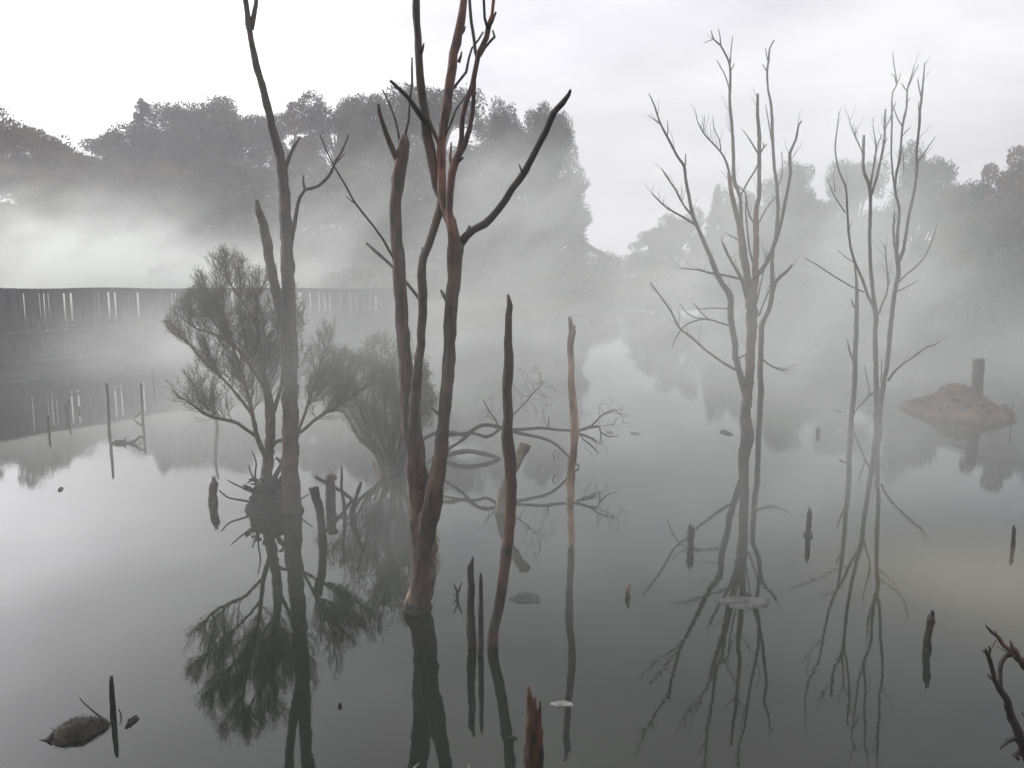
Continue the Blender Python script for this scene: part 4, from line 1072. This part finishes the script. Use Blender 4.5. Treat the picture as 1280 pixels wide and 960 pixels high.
g_ = Geo()
for _ in range(1400):
    t = r_.uniform(0, 6.28); s = math.sqrt(r_.random()) * 0.98
    q = min(n_r, int(s * n_r)); k = int(t / 6.2832 * n_a) % n_a
    p = Vector(v[q * n_a + k]) + Vector((r_.uniform(-.05, .05), r_.uniform(-.05, .05), -.005))
    if p.z < 0.0: continue
    d = Vector((r_.uniform(-.6, .6), r_.uniform(-.6, .6), 1)).normalized() * r_.uniform(.02, .07)
    s_v = Vector((d.y + .001, -d.x, 0)).normalized() * 0.005
    b0 = len(g_.v); g_.v += [p - s_v, p + s_v, p + d]; g_.f.append((b0, b0 + 1, b0 + 2))
tag(g_.build('dry_grass', M['leaf_brown'], ie, False), kind='stuff')
for _ in range(26):
    t = r_.uniform(0, 6.28); q = r_.randrange(4, n_r - 1); k = int(t / 6.2832 * n_a) % n_a
    p = Vector(v[q * n_a + k]); s = r_.uniform(.025, .07)
    g_ = Geo(); g_.box((p.x, p.y, p.z + s * .2), (s, s * .7, s * .5), t, r_.uniform(-.4, .4), 0.7); g_.build('stone', M['islet'], ie, False)
g_ = Geo()
Yp = 16.66
limb(g_, [(1221, 502, 12), (1222, 480, 11.5), (1223, 460, 11.5), (1223.5, 450, 11.5), (1223.5, 448.5, 11)], Yp, step=.06, rough=.05, wob=.05)
tag(g_.build('post', M['bark_grey'], None, True, tuple(at(1221, 500, Yp))), 'thick grey post standing upright on the brown islet', 'post')
stake('stick', 'thin faint stick in the water beside the tip of the islet', 'stick', (1264, 530), [(1264, 531, 2), (1265, 517, 1.8), (1265.5, 505, 1.2)])

# ---------------------------------------------------------------- branching by space colonisation
def colonize(starts, attr, step=0.05, di=0.6, dk=0.08, iters=90, seed=0, tropism=(0, 0, 0.15)):
    """starts: list of (point, parent index or -1, radius) nodes; attr: Nx3 points the twigs grow towards."""
    rs = np.random.RandomState(seed)
    pos = [np.array(p) for p, _, _ in starts]; par = [q for _, q, _ in starts]
    A = np.array(attr); alive = np.ones(len(A), bool)
    P = np.array(pos)
    d = np.linalg.norm(A[:, None] - P[None], axis=2)
    near = d.argmin(1); dist = d.min(1)
    trop = np.array(tropism)
    for it in range(iters):
        act = np.where(alive & (dist < di))[0]
        if len(act) == 0: break
        new = []
        order = near[act]
        for nd in np.unique(order):
            a_ = act[order == nd]
            v_ = A[a_] - pos[nd]; v_ /= np.linalg.norm(v_, axis=1)[:, None] + 1e-9
            g = v_.mean(0) + trop + rs.normal(size=3) * 0.12
            L = np.linalg.norm(g)
            if L < 1e-3: continue
            new.append((pos[nd] + g / L * step, nd))
        if not new: break
        base = len(pos)
        for p, nd in new:
            pos.append(p); par.append(int(nd))
        NP = np.array([p for p, _ in new])
        ia = np.where(alive)[0]
        dn = np.linalg.norm(A[ia][:, None] - NP[None], axis=2)
        mn = dn.min(1); mi = dn.argmin(1)
        better = mn < dist[ia]
        near[ia[better]] = base + mi[better]; dist[ia[better]] = mn[better]
        alive[ia[mn < dk]] = False
        if len(pos) > 9000: break
    return pos, par


def skeleton_geo(pos, par, n_start, r_tip=0.0022, r_max=0.03, expo=2.4, sides=4):
    """Tubes along the grown twigs (the hand-followed start nodes are left out)."""
    n_ = len(pos)
    kids = [[] for _ in range(n_)]
    for i, p in enumerate(par):
        if p >= 0: kids[p].append(i)
    rr = np.zeros(n_)
    for i in range(n_ - 1, -1, -1):
        s = sum(rr[k] ** expo for k in kids[i])
        rr[i] = max(r_tip, s ** (1 / expo)) if kids[i] else r_tip
    g_ = Geo(); tips = []
    done = set()
    for i in range(n_start, n_):
        p = par[i]
        # a chain starts at a fork or at a start node
        if p < n_start or kids[p][0] != i:
            chain = [p, i]; k = i
            while kids[k]:
                k = kids[k][0]; chain.append(k)
            pts = [Vector(pos[q]) for q in chain]
            rad = [min(r_max, rr[q]) for q in chain]; rad[0] = rad[1]
            if len(pts) >= 2:
                if len(pts) > 3:                # smooth and thin out
                    pts = [pts[0]] + [(pts[q - 1] + pts[q] * 2 + pts[q + 1]) / 4 for q in range(1, len(pts) - 1)] + [pts[-1]]
                g_.tube(pts, rad, sides if rad[0] > 0.004 else 3, False, 0.04)
    for i in range(n_start, n_):
        if rr[i] < r_tip * 1.9: tips.append((Vector(pos[i]), (Vector(pos[i]) - Vector(pos[par[i]])).normalized()))
    return g_, tips


def sprigs(tips, rnd, per=1, length=0.12, leaves=3, leaf=0.012, up=0.6):
    """Fine end twigs and their tiny leaves."""
    gt, gl = Geo(), Geo()
    for p, d in tips:
        for _ in range(per):
            q = (d + Vector((rnd.uniform(-.7, .7), rnd.uniform(-.7, .7), rnd.uniform(-.2, .9) * up))).normalized()
            L = length * rnd.uniform(.4, 1.2)
            e = p + q * L
            s = q.cross(Vector((rnd.uniform(-1, 1), rnd.uniform(-1, 1), .3))).normalized() * 0.0016
            w_ = q.cross(s).normalized() * 0.0016
            b0 = len(gt.v)
            gt.v += [p + s, p - s + w_, p - s - w_, e]
            gt.f += [(b0, b0 + 1, b0 + 3), (b0 + 1, b0 + 2, b0 + 3), (b0 + 2, b0, b0 + 3)]
            for _ in range(leaves):
                t = rnd.uniform(.2, 1)
                c_ = p + q * L * t
                a_ = (q * .6 + Vector((rnd.uniform(-1, 1), rnd.uniform(-1, 1), rnd.uniform(-.6, 1)))).normalized() * leaf * rnd.uniform(.6, 1.4)
                o_ = a_.cross(Vector((rnd.uniform(-1, 1), rnd.uniform(-1, 1), 1))).normalized() * leaf * .33
                b0 = len(gl.v)
                gl.v += [c_, c_ + a_ * .5 + o_, c_ + a_, c_ + a_ * .5 - o_]; gl.f.append((b0, b0 + 1, b0 + 2, b0 + 3))
    return gt, gl


def ell(rs, px, py, rx, ry, Y, rd, n):
    """Attraction points in an ellipsoid given in pixels, rd metres deep."""
    out = []
    while len(out) < n:
        q = rs.uniform(-1, 1, 3)
        if (q ** 2).sum() > 1: continue
        out.append(np.array(at(px + q[0] * rx, py + q[1] * ry, Y + q[2] * rd)))
    return out


def guided(e, guides, Y, mat, name, rnd_):
    """Hand-followed stems; returns start nodes for the twigs."""
    nodes = []
    for pix, dy0, dy in guides:
        g_ = Geo()
        P, Q = limb(g_, pix, Y, dy0=dy0, dy=dy, rnd=rnd_, step=0.05, under=(abs(pix[0][1] - guides[0][0][0][1]) < 3))
        g_.build(name, mat, e)
        k0 = len(P) // 3
        for p in P[k0:]:
            nodes.append((tuple(p), -1, 0))
    return nodes


def to_px(p):
    v_ = Vector(p) - Vector((0, 0, CAM_H))
    f_ = v_.y * CP - v_.z * SP
    return 640 + F_PX * v_.x / f_, 480 - F_PX * (v_.y * SP + v_.z * CP) / f_


def brooms(nodes, env, focus, Y, rnd, n=100, L=0.5, spread=0.8, depth_r=0.8):
    """Straight wispy shoots fanning out and up from the stems, thinning into ever finer side shoots."""
    g_ = Geo(); tips = []
    fp = at(focus[0], focus[1], Y)

    def inside(p):
        x_, y_ = to_px(p)
        return any(((x_ - a_) / c_) ** 2 + ((y_ - b_) / d_) ** 2 < 1 for a_, b_, c_, d_ in env) and abs(p.y - Y) < depth_r * 1.3

    def shoot(p, d, L_, r, lev):
        k = 7 if lev == 0 else 5 if lev == 1 else 3
        pts = [p]; dd = d
        for i in range(k):
            dd = (dd + Vector((rnd.uniform(-.1, .1), rnd.uniform(-.1, .1), 0.05 + rnd.uniform(-.05, .08)))).normalized()
            q = pts[-1] + dd * L_ / k
            if not inside(q) and i >= 1: break
            pts.append(q)
        m_ = len(pts)
        if m_ < 2: return
        g_.tube(pts, [max(0.0013, r * (1 - 0.75 * i / k)) for i in range(m_)], 4 if r > .004 else 3, False, .05, rnd)
        if lev == 2: tips.append((pts[-1], dd)); return
        for i in range(1, m_):
            for _ in range(rnd.choice((1, 2)) if lev == 0 else 1 if rnd.random() < .8 else 2):
                a_ = pts[i] - pts[i - 1]; a_.normalize()
                sd = Vector((rnd.gauss(0, 1), rnd.gauss(0, 1), rnd.gauss(0, .6))); sd = (sd - a_ * sd.dot(a_)).normalized()
                shoot(pts[i], (a_ + sd * rnd.uniform(.35, .75)).normalized(), L_ * rnd.uniform(.3, .55) * (1.1 - i / (k + 3)), r * .55, lev + 1)
    for _ in range(n):
        p = Vector(rnd.choice(nodes)[0])
        if not inside(p): continue
        o_ = (p - fp).normalized()
        d = (o_ * 1.1 + Vector((rnd.uniform(-1, 1), rnd.uniform(-1, 1), rnd.uniform(-.2, .7))) * spread).normalized()
        shoot(p, d, L * rnd.uniform(.6, 1.15), 0.0065, 0)
    return g_, tips


# leafless bush on its root clump
rs = np.random.RandomState(3)
rb = random.Random(14)
Yb = base_Y(338, 634)
be = empty('bush', on_water(338, 634), 'nearly leafless bushy small tree growing from a dark root clump against the grey trunk', 'bush')
guides = [
    ([(332, 632, 17), (333, 600, 14), (336, 570, 11), (338, 545, 11), (338, 520, 12), (335, 495, 9), (330, 470, 8), (326, 440, 6), (322, 405, 4), (320, 370, 2.5)], 0.0, 0.15),
    ([(334, 578, 6), (327, 560, 5.5), (321, 545, 5.5), (317, 525, 5), (313, 505, 5), (306, 480, 4.5), (298, 455, 4), (288, 425, 3), (278, 390, 2)], 0.0, -0.25),
    ([(320, 545, 4.5), (308, 537, 4), (297, 529, 4), (283, 525, 4), (268, 522, 3.5), (252, 515, 3), (236, 502, 2)], -0.05, -0.3),
    ([(337, 530, 6), (345, 505, 5), (352, 480, 4.5), (356, 450, 3.5), (352, 410, 2.5)], 0.0, 0.35),
    ([(336, 565, 5), (346, 552, 4.5), (362, 548, 4.5), (378, 538, 4), (392, 526, 4), (406, 515, 3.5), (418, 495, 2.5), (428, 470, 1.8)], 0.0, 0.4),
    ([(370, 545, 4), (380, 520, 3.5), (388, 495, 3), (398, 465, 2.5), (406, 440, 1.6)], 0.15, 0.3),
    ([(404, 517, 3.2), (418, 510, 3), (434, 500, 2.4), (450, 486, 1.6)], 0.35, -0.1),
    ([(322, 408, 3.5), (308, 385, 3), (292, 362, 2.4), (280, 338, 1.6)], 0.15, 0.1),
    ([(292, 430, 3), (268, 418, 2.6), (244, 410, 2), (226, 396, 1.5)], 0.1, -0.2),
    ([(334, 490, 5), (318, 465, 4), (300, 440, 3.5), (278, 415, 3), (258, 392, 2)], 0.1, 0.3),
    ([(316, 520, 4), (300, 498, 3.5), (280, 475, 3.2), (258, 455, 2.6), (238, 430, 2)], -0.1, 0.25),
    ([(341, 600, 6), (348, 588, 6), (352, 580, 5), (345, 572, 3)], 0.0, 0.1)]
st = guided(be, guides, Yb, M['twig'], 'stem', rb)
ENV_A = [(286, 438, 84, 90), (440, 480, 30, 34), (330, 400, 60, 66), (280, 350, 36, 36), (412, 482, 52, 48), (255, 515, 50, 22), (238, 428, 34, 50), (385, 400, 34, 50)]
gk, tips = brooms(st, ENV_A, (318, 560), Yb, rb, n=290, L=0.52, spread=1.3, depth_r=0.8)
tag(gk.build('twigs', M['twig'], be), kind='stuff')
gt, gl = sprigs(tips, rb, per=1, length=0.10, leaves=1, leaf=0.018, up=1.0)
tag(gt.build('fine_twigs', M['twig'], be), kind='stuff')
tag(gl.build('small_leaves', M['leaf_shrub'], be, False), kind='stuff')
# its root clump
v, f = [], []
c = on_water(340, 636)
n_a, n_r = 26, 14
for q in range(n_r + 1):
    t = q / n_r
    for k in range(n_a):
        a_ = 2 * math.pi * k / n_a
        rad_ = (0.33 * math.sqrt(max(0.0, 1 - t ** 1.6)) + 0.02) * (1 + 0.10 * math.sin(3 * a_ + 5 * t) + 0.08 * math.sin(7 * a_ + 9 * t)) + rb.uniform(-.045, .045)
        v.append((c.x + rad_ * math.cos(a_) * 0.98, c.y + rad_ * math.sin(a_) * 0.8 + .05, -0.15 + 0.52 * t))
for q in range(n_r):
    for k in range(n_a):
        a1, b1 = q * n_a + k, q * n_a + (k + 1) % n_a
        f.append((a1, b1, b1 + n_a, a1 + n_a))
f.append(tuple(n_r * n_a + k for k in range(n_a)))
mesh_obj('root_clump', v, f, M['peat'], be)
for _ in range(34):
    a_ = rb.uniform(0, 6.28); zz_ = rb.uniform(0.0, 0.34)
    p0 = Vector((c.x + .27 * math.cos(a_) * (1 - zz_), c.y + .22 * math.sin(a_) * (1 - zz_) + .05, zz_ + .08))
    d_ = Vector((math.cos(a_), math.sin(a_) * .8, rb.uniform(-.9, .5))).normalized()
    L_ = rb.uniform(.03, .12)
    g_ = Geo(); g_.tube([p0, p0 + d_ * L_ * .5 + Vector((0, 0, rb.uniform(-.02, .03))), p0 + d_ * L_], [.024, .014, .005], 5, False, .2, rb)
    g_.build('root', M['peat'], be)
for pix in ([(322, 622, 5), (312, 610, 4), (305, 608, 5), (306, 612, 3)], [(318, 628, 3), (300, 625, 2.5), (285, 622, 2), (274, 613, 1.5)], [(322, 618, 3), (308, 612, 2.2), (295, 606, 2), (284, 600, 1.2)],
            [(320, 606, 3), (319, 592, 2.2), (320, 578, 2), (315, 564, 1.2)], [(318, 600, 2.4), (313, 590, 1.8), (311, 582, 1.2)], [(355, 606, 8), (364, 602, 7), (372, 606, 5)],
            [(372, 628, 2), (382, 620, 1.6), (390, 616, 1)], [(322, 632, 4), (310, 634, 3), (306, 637, 2)]):
    g_ = Geo(); limb(g_, pix, c.y, dy=rb.uniform(-.2, .1), rnd=rb, step=.04); g_.build('root', M['stake'], be)

# misty green-tinged bush
Yc = base_Y(490, 592)
ce = empty('bush', on_water(490, 592), 'misty green-tinged bush of fine upright sprays standing in the water behind the big tree', 'bush')
rc = random.Random(22)
guides = []
for bx_, tx, ty in ((482, 440, 480), (486, 462, 470), (490, 478, 455), (492, 492, 450), (497, 508, 470), (500, 525, 500), (480, 425, 500), (477, 412, 515), (503, 538, 520)):
    mx_ = bx_ * .55 + tx * .45
    guides.append(([(bx_, 593, 7), (bx_ * .8 + mx_ * .2, 570, 5.5), (mx_, 545, 4.5), (mx_ * .5 + tx * .5, 515, 3.5), (tx, ty, 2)], rc.uniform(-.1, .1), rc.uniform(-.7, .7)))
st = guided(ce, guides, Yc, M['twig'], 'stem', rc)
ENV_C = [(480, 520, 66, 62), (430, 490, 40, 44), (490, 470, 44, 50), (520, 545, 38, 38), (425, 540, 34, 32)]
gk, tips = brooms(st, ENV_C, (490, 620), Yc, rc, n=95, L=0.74, spread=1.05, depth_r=1.0)
tag(gk.build('twigs', M['twig'], ce), kind='stuff')
gt, gl = sprigs(tips, rc, per=1, length=0.13, leaves=4, leaf=0.026, up=1.5)
tag(gt.build('fine_twigs', M['twig'], ce), kind='stuff')
tag(gl.build('small_leaves', M['leaf_bright'], ce, False), kind='stuff')

# fallen branch arching over the water
Yf = base_Y(640, 584)
fe = empty('fallen_branch', on_water(600, 584), 'long fallen branch arching low over the water, its twigs ending beyond the notched snag', 'fallen branch')
rf = random.Random(31)
FB = [
    ([(512, 566, 5), (530, 548, 5), (545, 541, 5), (557, 540, 5), (568, 541, 5), (579, 543, 4.5), (590, 538, 5), (601, 532, 5), (612, 531, 4.6), (623, 534, 4.5), (641, 537, 4), (660, 536, 4), (680, 535, 4), (696, 537, 3.6), (711, 538, 3.6), (724, 538, 3.4), (737, 534, 4), (748, 533, 3)], 0, 0),
    ([(545, 547, 4), (557, 545, 4), (575, 542, 4), (588, 541, 4), (597, 543, 4), (608, 546, 4.6), (616, 543, 4), (624, 536, 3.6)], .05, -.1),
    ([(525, 585, 4), (545, 570, 4), (557, 563, 4), (571, 555, 4), (580, 548, 4.4), (588, 541, 4)], .1, -.1),
    ([(632, 536, 4), (648, 541, 4), (662, 544, 4), (676, 547, 4), (689, 552, 4), (700, 560, 3.6), (708, 568, 3.4), (716, 576, 3), (724, 583, 2.6)], 0, 0.0),
    ([(722, 541, 3.4), (732, 545, 3), (741, 548, 2.6), (746, 553, 2)], 0, -.1),
    ([(737, 534, 3), (744, 528, 2.6), (750, 521, 2.2), (758, 516, 1.8), (767, 512, 1.4)], 0, .2),
    ([(722, 540, 2.4), (730, 550, 2), (738, 556, 1.8), (748, 566, 1.4)], 0, -.3),
    ([(749, 533, 2.2), (751, 542, 2), (750, 554, 1.4)], 0, 0), ([(751, 540, 1.8), (762, 546, 1.6), (773, 544, 1)], 0, .2),
    ([(685, 536, 2), (686, 528, 1.6), (686, 521, 1)], 0, 0), ([(623, 532, 2.6), (617, 522, 2.2), (610, 512, 1.8), (604, 500, 1)], 0, .3),
    ([(628, 534, 2.6), (640, 520, 2.2), (655, 505, 2), (668, 490, 1.6), (680, 478, 1)], 0, .4),
    ([(694, 574, 2), (691, 567, 2), (694, 562, 1.6), (698, 566, 1.2), (697, 573, 1)], 0, 0)]
nodes = []
for i, (pix, a0, a1) in enumerate(FB):
    g_ = Geo(); P, Q = limb(g_, pix, Yf, dy0=a0, dy=a1, rnd=rf, step=.06); g_.build('branch', M['bark_dark'], fe)
    if i in (0, 4, 5, 6, 10, 11): nodes += [(tuple(p), -1, 0) for p in P[len(P) * (3 if i == 0 else 1) // 4:]]
attr = ell(rs, 762, 520, 34, 24, Yf, .35, 130) + ell(rs, 745, 558, 26, 18, Yf - .1, .25, 60) + ell(rs, 665, 490, 34, 40, Yf + .3, .5, 150) + ell(rs, 610, 510, 24, 24, Yf + .2, .3, 60)
pos, par = colonize(nodes, attr, step=0.05, di=0.5, dk=0.08, seed=8, tropism=(0.05, 0, 0.05))
gk, tips = skeleton_geo(pos, par, len(nodes), r_tip=0.0024, r_max=0.012)
gt, gl = sprigs(tips, rf, per=1, length=0.08, leaves=0)
tag(gk.build('twigs', M['twig'], fe), kind='stuff')
tag(gt.build('fine_twigs', M['twig'], fe), kind='stuff')

# crooked near branch at the lower right edge
ne = empty('crooked_branch', on_water(1296, 985), 'crooked knobbly dark branch with reddish twigs leaning in at the corner nearest the camera', 'branch')
Yn = 4.35
rn = random.Random(41)
for pix, dy0, dy, mm in (
    ([(1310, 985, 15), (1285, 948, 14), (1276, 925, 13), (1268, 905, 12), (1262, 890, 11), (1257, 872, 10), (1250, 862, 9), (1243, 850, 7), (1240, 835, 6), (1236, 822, 6), (1232, 812, 5), (1229, 815, 3)], 0, -.1, 'stake'),
    ([(1252, 864, 8), (1250, 845, 7), (1252, 828, 7), (1256, 820, 7), (1266, 818, 8), (1274, 822, 8)], 0, .1, 'stake'),
    ([(1300, 850, 12), (1280, 832, 11), (1272, 822, 10), (1268, 812, 8), (1262, 812, 6), (1254, 806, 6), (1247, 796, 5.5), (1240, 790, 4.5), (1232, 782, 2)], .1, -.2, 'bark_red'),
    ([(1266, 814, 5), (1264, 805, 4), (1262, 800, 1.5)], 0, 0, 'bark_red'), ([(1246, 795, 4), (1244, 788, 2)], 0, 0, 'bark_red'),
    ([(1243, 845, 5), (1238, 848, 4), (1234, 842, 2)], 0, 0, 'stake'), ([(1236, 820, 4), (1237, 812, 3.5), (1236, 807, 2)], 0, 0, 'stake'),
    ([(1272, 922, 7), (1262, 926, 6), (1256, 930, 5), (1250, 936, 2.5)], 0, -.1, 'stake'), ([(1260, 927, 4), (1258, 922, 2)], 0, 0, 'stake'),
    ([(1282, 945, 8), (1273, 941, 8), (1267, 944, 7), (1274, 950, 6)], 0, -.05, 'stake'),
    ([(1245, 800, 2), (1241, 808, 1.6), (1239, 812, 1)], 0, 0, 'bark_red'), ([(1266, 816, 2.4), (1256, 814, 2), (1246, 807, 1.2)], 0, 0, 'bark_red'),
    ([(1290, 905, 6), (1282, 895, 5), (1276, 890, 2)], 0, 0, 'bark_red')):
    pix = [(a_[0], a_[1], a_[2] * 0.72) for a_ in pix]
    g_ = Geo(); limb(g_, pix, Yn, dy0=dy0, dy=dy, rnd=rn, step=.03, rough=.14, wob=.2); g_.build('twig', M[mm], ne)

# ---------------------------------------------------------------- air: even haze, and steam drifting over the hot pond
def volume_box(name, lo, hi, mat):
    g_ = Geo()
    c_ = [(lo[i] + hi[i]) / 2 for i in range(3)]; h_ = [(hi[i] - lo[i]) / 2 for i in range(3)]
    g_.box(c_, h_)
    return tag(g_.build(name, mat, None, False), kind='stuff')


m = bpy.data.materials.new('haze_air'); m.use_nodes = True
n, l = m.node_tree.nodes, m.node_tree.links; n.clear()
o_ = n.new("ShaderNodeOutputMaterial"); pv = n.new("ShaderNodeVolumePrincipled")
pv.inputs["Color"].default_value = (0.93, 0.93, 0.95, 1); pv.inputs["Density"].default_value = 0.0025; pv.inputs["Anisotropy"].default_value = 0.2
l.new(pv.outputs[0], o_.inputs["Volume"])
volume_box('haze', (-505, -65, -2.2), (505, 905, 28), m)


def steam_cloud(name, mat, box, res, amount, z_top, fall, y_in, blobs, nscale, lo=0.40, hi=0.63, base=0.10, seed=0.0):
    """Steam as a voxel volume: (layer under z_top + soft puffs) x drifting noise, fading to nothing at the box sides."""
    ng = bpy.data.node_groups.new(name, 'GeometryNodeTree')
    ng.interface.new_socket("Geometry", in_out='INPUT', socket_type='NodeSocketGeometry')
    ng.interface.new_socket("Geometry", in_out='OUTPUT', socket_type='NodeSocketGeometry')
    n, l = ng.nodes, ng.links
    out = n.new('NodeGroupOutput'); cube = n.new('GeometryNodeVolumeCube'); sm_ = n.new('GeometryNodeSetMaterial')
    sm_.inputs['Material'].default_value = mat
    lo_, hi_ = box
    cube.inputs['Min'].default_value = lo_; cube.inputs['Max'].default_value = hi_
    for ax_, r_ in zip('XYZ', res): cube.inputs['Resolution ' + ax_].default_value = r_
    l.new(cube.outputs[0], sm_.inputs[0]); l.new(sm_.outputs[0], out.inputs[0])
    pos_ = n.new('GeometryNodeInputPosition')
    sp = n.new("ShaderNodeSeparateXYZ"); l.new(pos_.outputs[0], sp.inputs[0])

    def mth(op, a_, b_=None, c_=None):
        q = n.new("ShaderNodeMath"); q.operation = op
        for i, val in enumerate((a_, b_, c_)):
            if val is None: continue
            if isinstance(val, (int, float)): q.inputs[i].default_value = val
            else: l.new(val, q.inputs[i])
        return q.outputs[0]

    def ramp(val, a_, b_):
        q = n.new("ShaderNodeMapRange"); q.interpolation_type = 'SMOOTHSTEP'
        l.new(val, q.inputs["Value"])
        q.inputs["From Min"].default_value = a_; q.inputs["From Max"].default_value = b_
        return q.outputs["Result"]
    # drifting: the noise leans with height
    ad = n.new("ShaderNodeCombineXYZ"); l.new(mth('MULTIPLY_ADD', sp.outputs[2], -0.7, seed), ad.inputs[0])
    va = n.new("ShaderNodeVectorMath"); va.operation = 'ADD'; l.new(pos_.outputs[0], va.inputs[0]); l.new(ad.outputs[0], va.inputs[1])
    vm0 = n.new("ShaderNodeVectorMath"); vm0.operation = 'MULTIPLY'; l.new(va.outputs[0], vm0.inputs[0]); vm0.inputs[1].default_value = nscale
    nz1 = n.new("ShaderNodeTexNoise"); nz1.inputs["Scale"].default_value = 1.0; nz1.inputs["Detail"].default_value = 4; nz1.inputs["Roughness"].default_value = 0.66
    nz1.inputs["Distortion"].default_value = 0.35
    l.new(vm0.outputs[0], nz1.inputs["Vector"])
    noise = mth('MULTIPLY_ADD', ramp(nz1.outputs[0], lo, hi), 1 - base, base)
    dens = None
    if amount > 0:
        layer = mth('EXPONENT', mth('MULTIPLY', mth('MAXIMUM', mth('SUBTRACT', sp.outputs[2], z_top), 0.0), -1.0 / fall))
        far_ = mth('MULTIPLY_ADD', ramp(sp.outputs[1], 38.0, 16.0), 0.82, 0.18)
        dens = mth('MULTIPLY', mth('MULTIPLY', layer, far_), mth('MULTIPLY', ramp(sp.outputs[1], *y_in), mth('MULTIPLY_ADD', ramp(sp.outputs[0], -12.0, -2.0), amount * 0.85, amount * 0.15)))
    for (cx, cy, cz, rx, ry, rz, amt) in blobs:
        vs = n.new("ShaderNodeVectorMath"); vs.operation = 'SUBTRACT'; l.new(pos_.outputs[0], vs.inputs[0]); vs.inputs[1].default_value = (cx, cy, cz)
        vm = n.new("ShaderNodeVectorMath"); vm.operation = 'DIVIDE'; l.new(vs.outputs[0], vm.inputs[0]); vm.inputs[1].default_value = (rx, ry, rz)
        vl = n.new("ShaderNodeVectorMath"); vl.operation = 'DOT_PRODUCT'; l.new(vm.outputs[0], vl.inputs[0]); l.new(vm.outputs[0], vl.inputs[1])
        gss = mth('MULTIPLY', mth('EXPONENT', mth('MULTIPLY', vl.outputs["Value"], -1.0)), amt)
        dens = gss if dens is None else mth('ADD', dens, gss)
    dens = mth('MULTIPLY', dens, noise)
    for ax_ in range(3):
        w_ = (hi_[ax_] - lo_[ax_]) * 0.12
        dens = mth('MULTIPLY', dens, ramp(sp.outputs[ax_], hi_[ax_], hi_[ax_] - w_))
        if ax_ < 2: dens = mth('MULTIPLY', dens, ramp(sp.outputs[ax_], lo_[ax_], lo_[ax_] + w_))
    l.new(dens, cube.inputs['Density'])
    g_ = Geo(); g_.box([(lo_[i] + hi_[i]) / 2 for i in range(3)], [(hi_[i] - lo_[i]) / 2 for i in range(3)])
    o = g_.build(name, mat, None, False)
    md = o.modifiers.new('cloud', 'NODES'); md.node_group = ng
    return tag(o, kind='stuff')


m = bpy.data.materials.new('pond_steam'); m.use_nodes = True
n, l = m.node_tree.nodes, m.node_tree.links; n.clear()
o_ = n.new("ShaderNodeOutputMaterial"); pv = n.new("ShaderNodeVolumePrincipled")
pv.inputs["Color"].default_value = (0.945, 0.968, 0.935, 1); pv.inputs["Density"].default_value = 1.0; pv.inputs["Anisotropy"].default_value = 0.3
l.new(pv.outputs[0], o_.inputs["Volume"])
steam_blobs = [
    # x, y, z, radii, amount
    (0.5, 8.0, 2.5, 5.0, 3.2, 0.95, 0.075),
    (-2.5, 8.0, 2.4, 2.2, 1.8, 1.4, 0.06),
    (1.5, 15, 2.2, 5.0, 4.5, 1.3, 0.035),
    (6.0, 17, 1.8, 6, 5, 1.3, 0.012),
    (1.6, 8.4, 0.45, 3.0, 3.0, 0.75, 0.12),
    (5.8, 11.8, 5.0, 2.4, 2.4, 2.0, 0.13),
    (-22.5, 39.5, 3.4, 6.0, 3.5, 2.3, 0.6),
    (-15, 38.5, 2.2, 4.5, 3.5, 1.4, 0.6),
    (-9.5, 44, 5.0, 2.6, 3.5, 3.5, 0.10),
    (-8.0, 21, 0.9, 2.2, 3.0, 0.9, 0.22),
    (0.5, 46, 9.0, 6, 8, 6.5, 0.075),
    (13, 31, 5.5, 11, 8, 5.5, 0.028),
]
rp_ = random.Random(17)
for _ in range(16):                             # single plumes rising between the far trunks
    y_ = rp_.uniform(14, 42); x_ = rp_.uniform(-6, 0.45 * y_ + 3)
    steam_blobs.append((x_, y_, rp_.uniform(0.3, 4.5), rp_.uniform(1.0, 2.6), rp_.uniform(1.5, 3.0), rp_.uniform(1.0, 2.6), rp_.uniform(0.05, 0.13)))
steam_cloud('steam', m, ((-34, 2.0, 0.01), (34, 58, 9.5)), (200, 170, 36), 0.080, 0.35, 0.60, (4.2, 9.0), steam_blobs, (0.27, 0.22, 0.30))
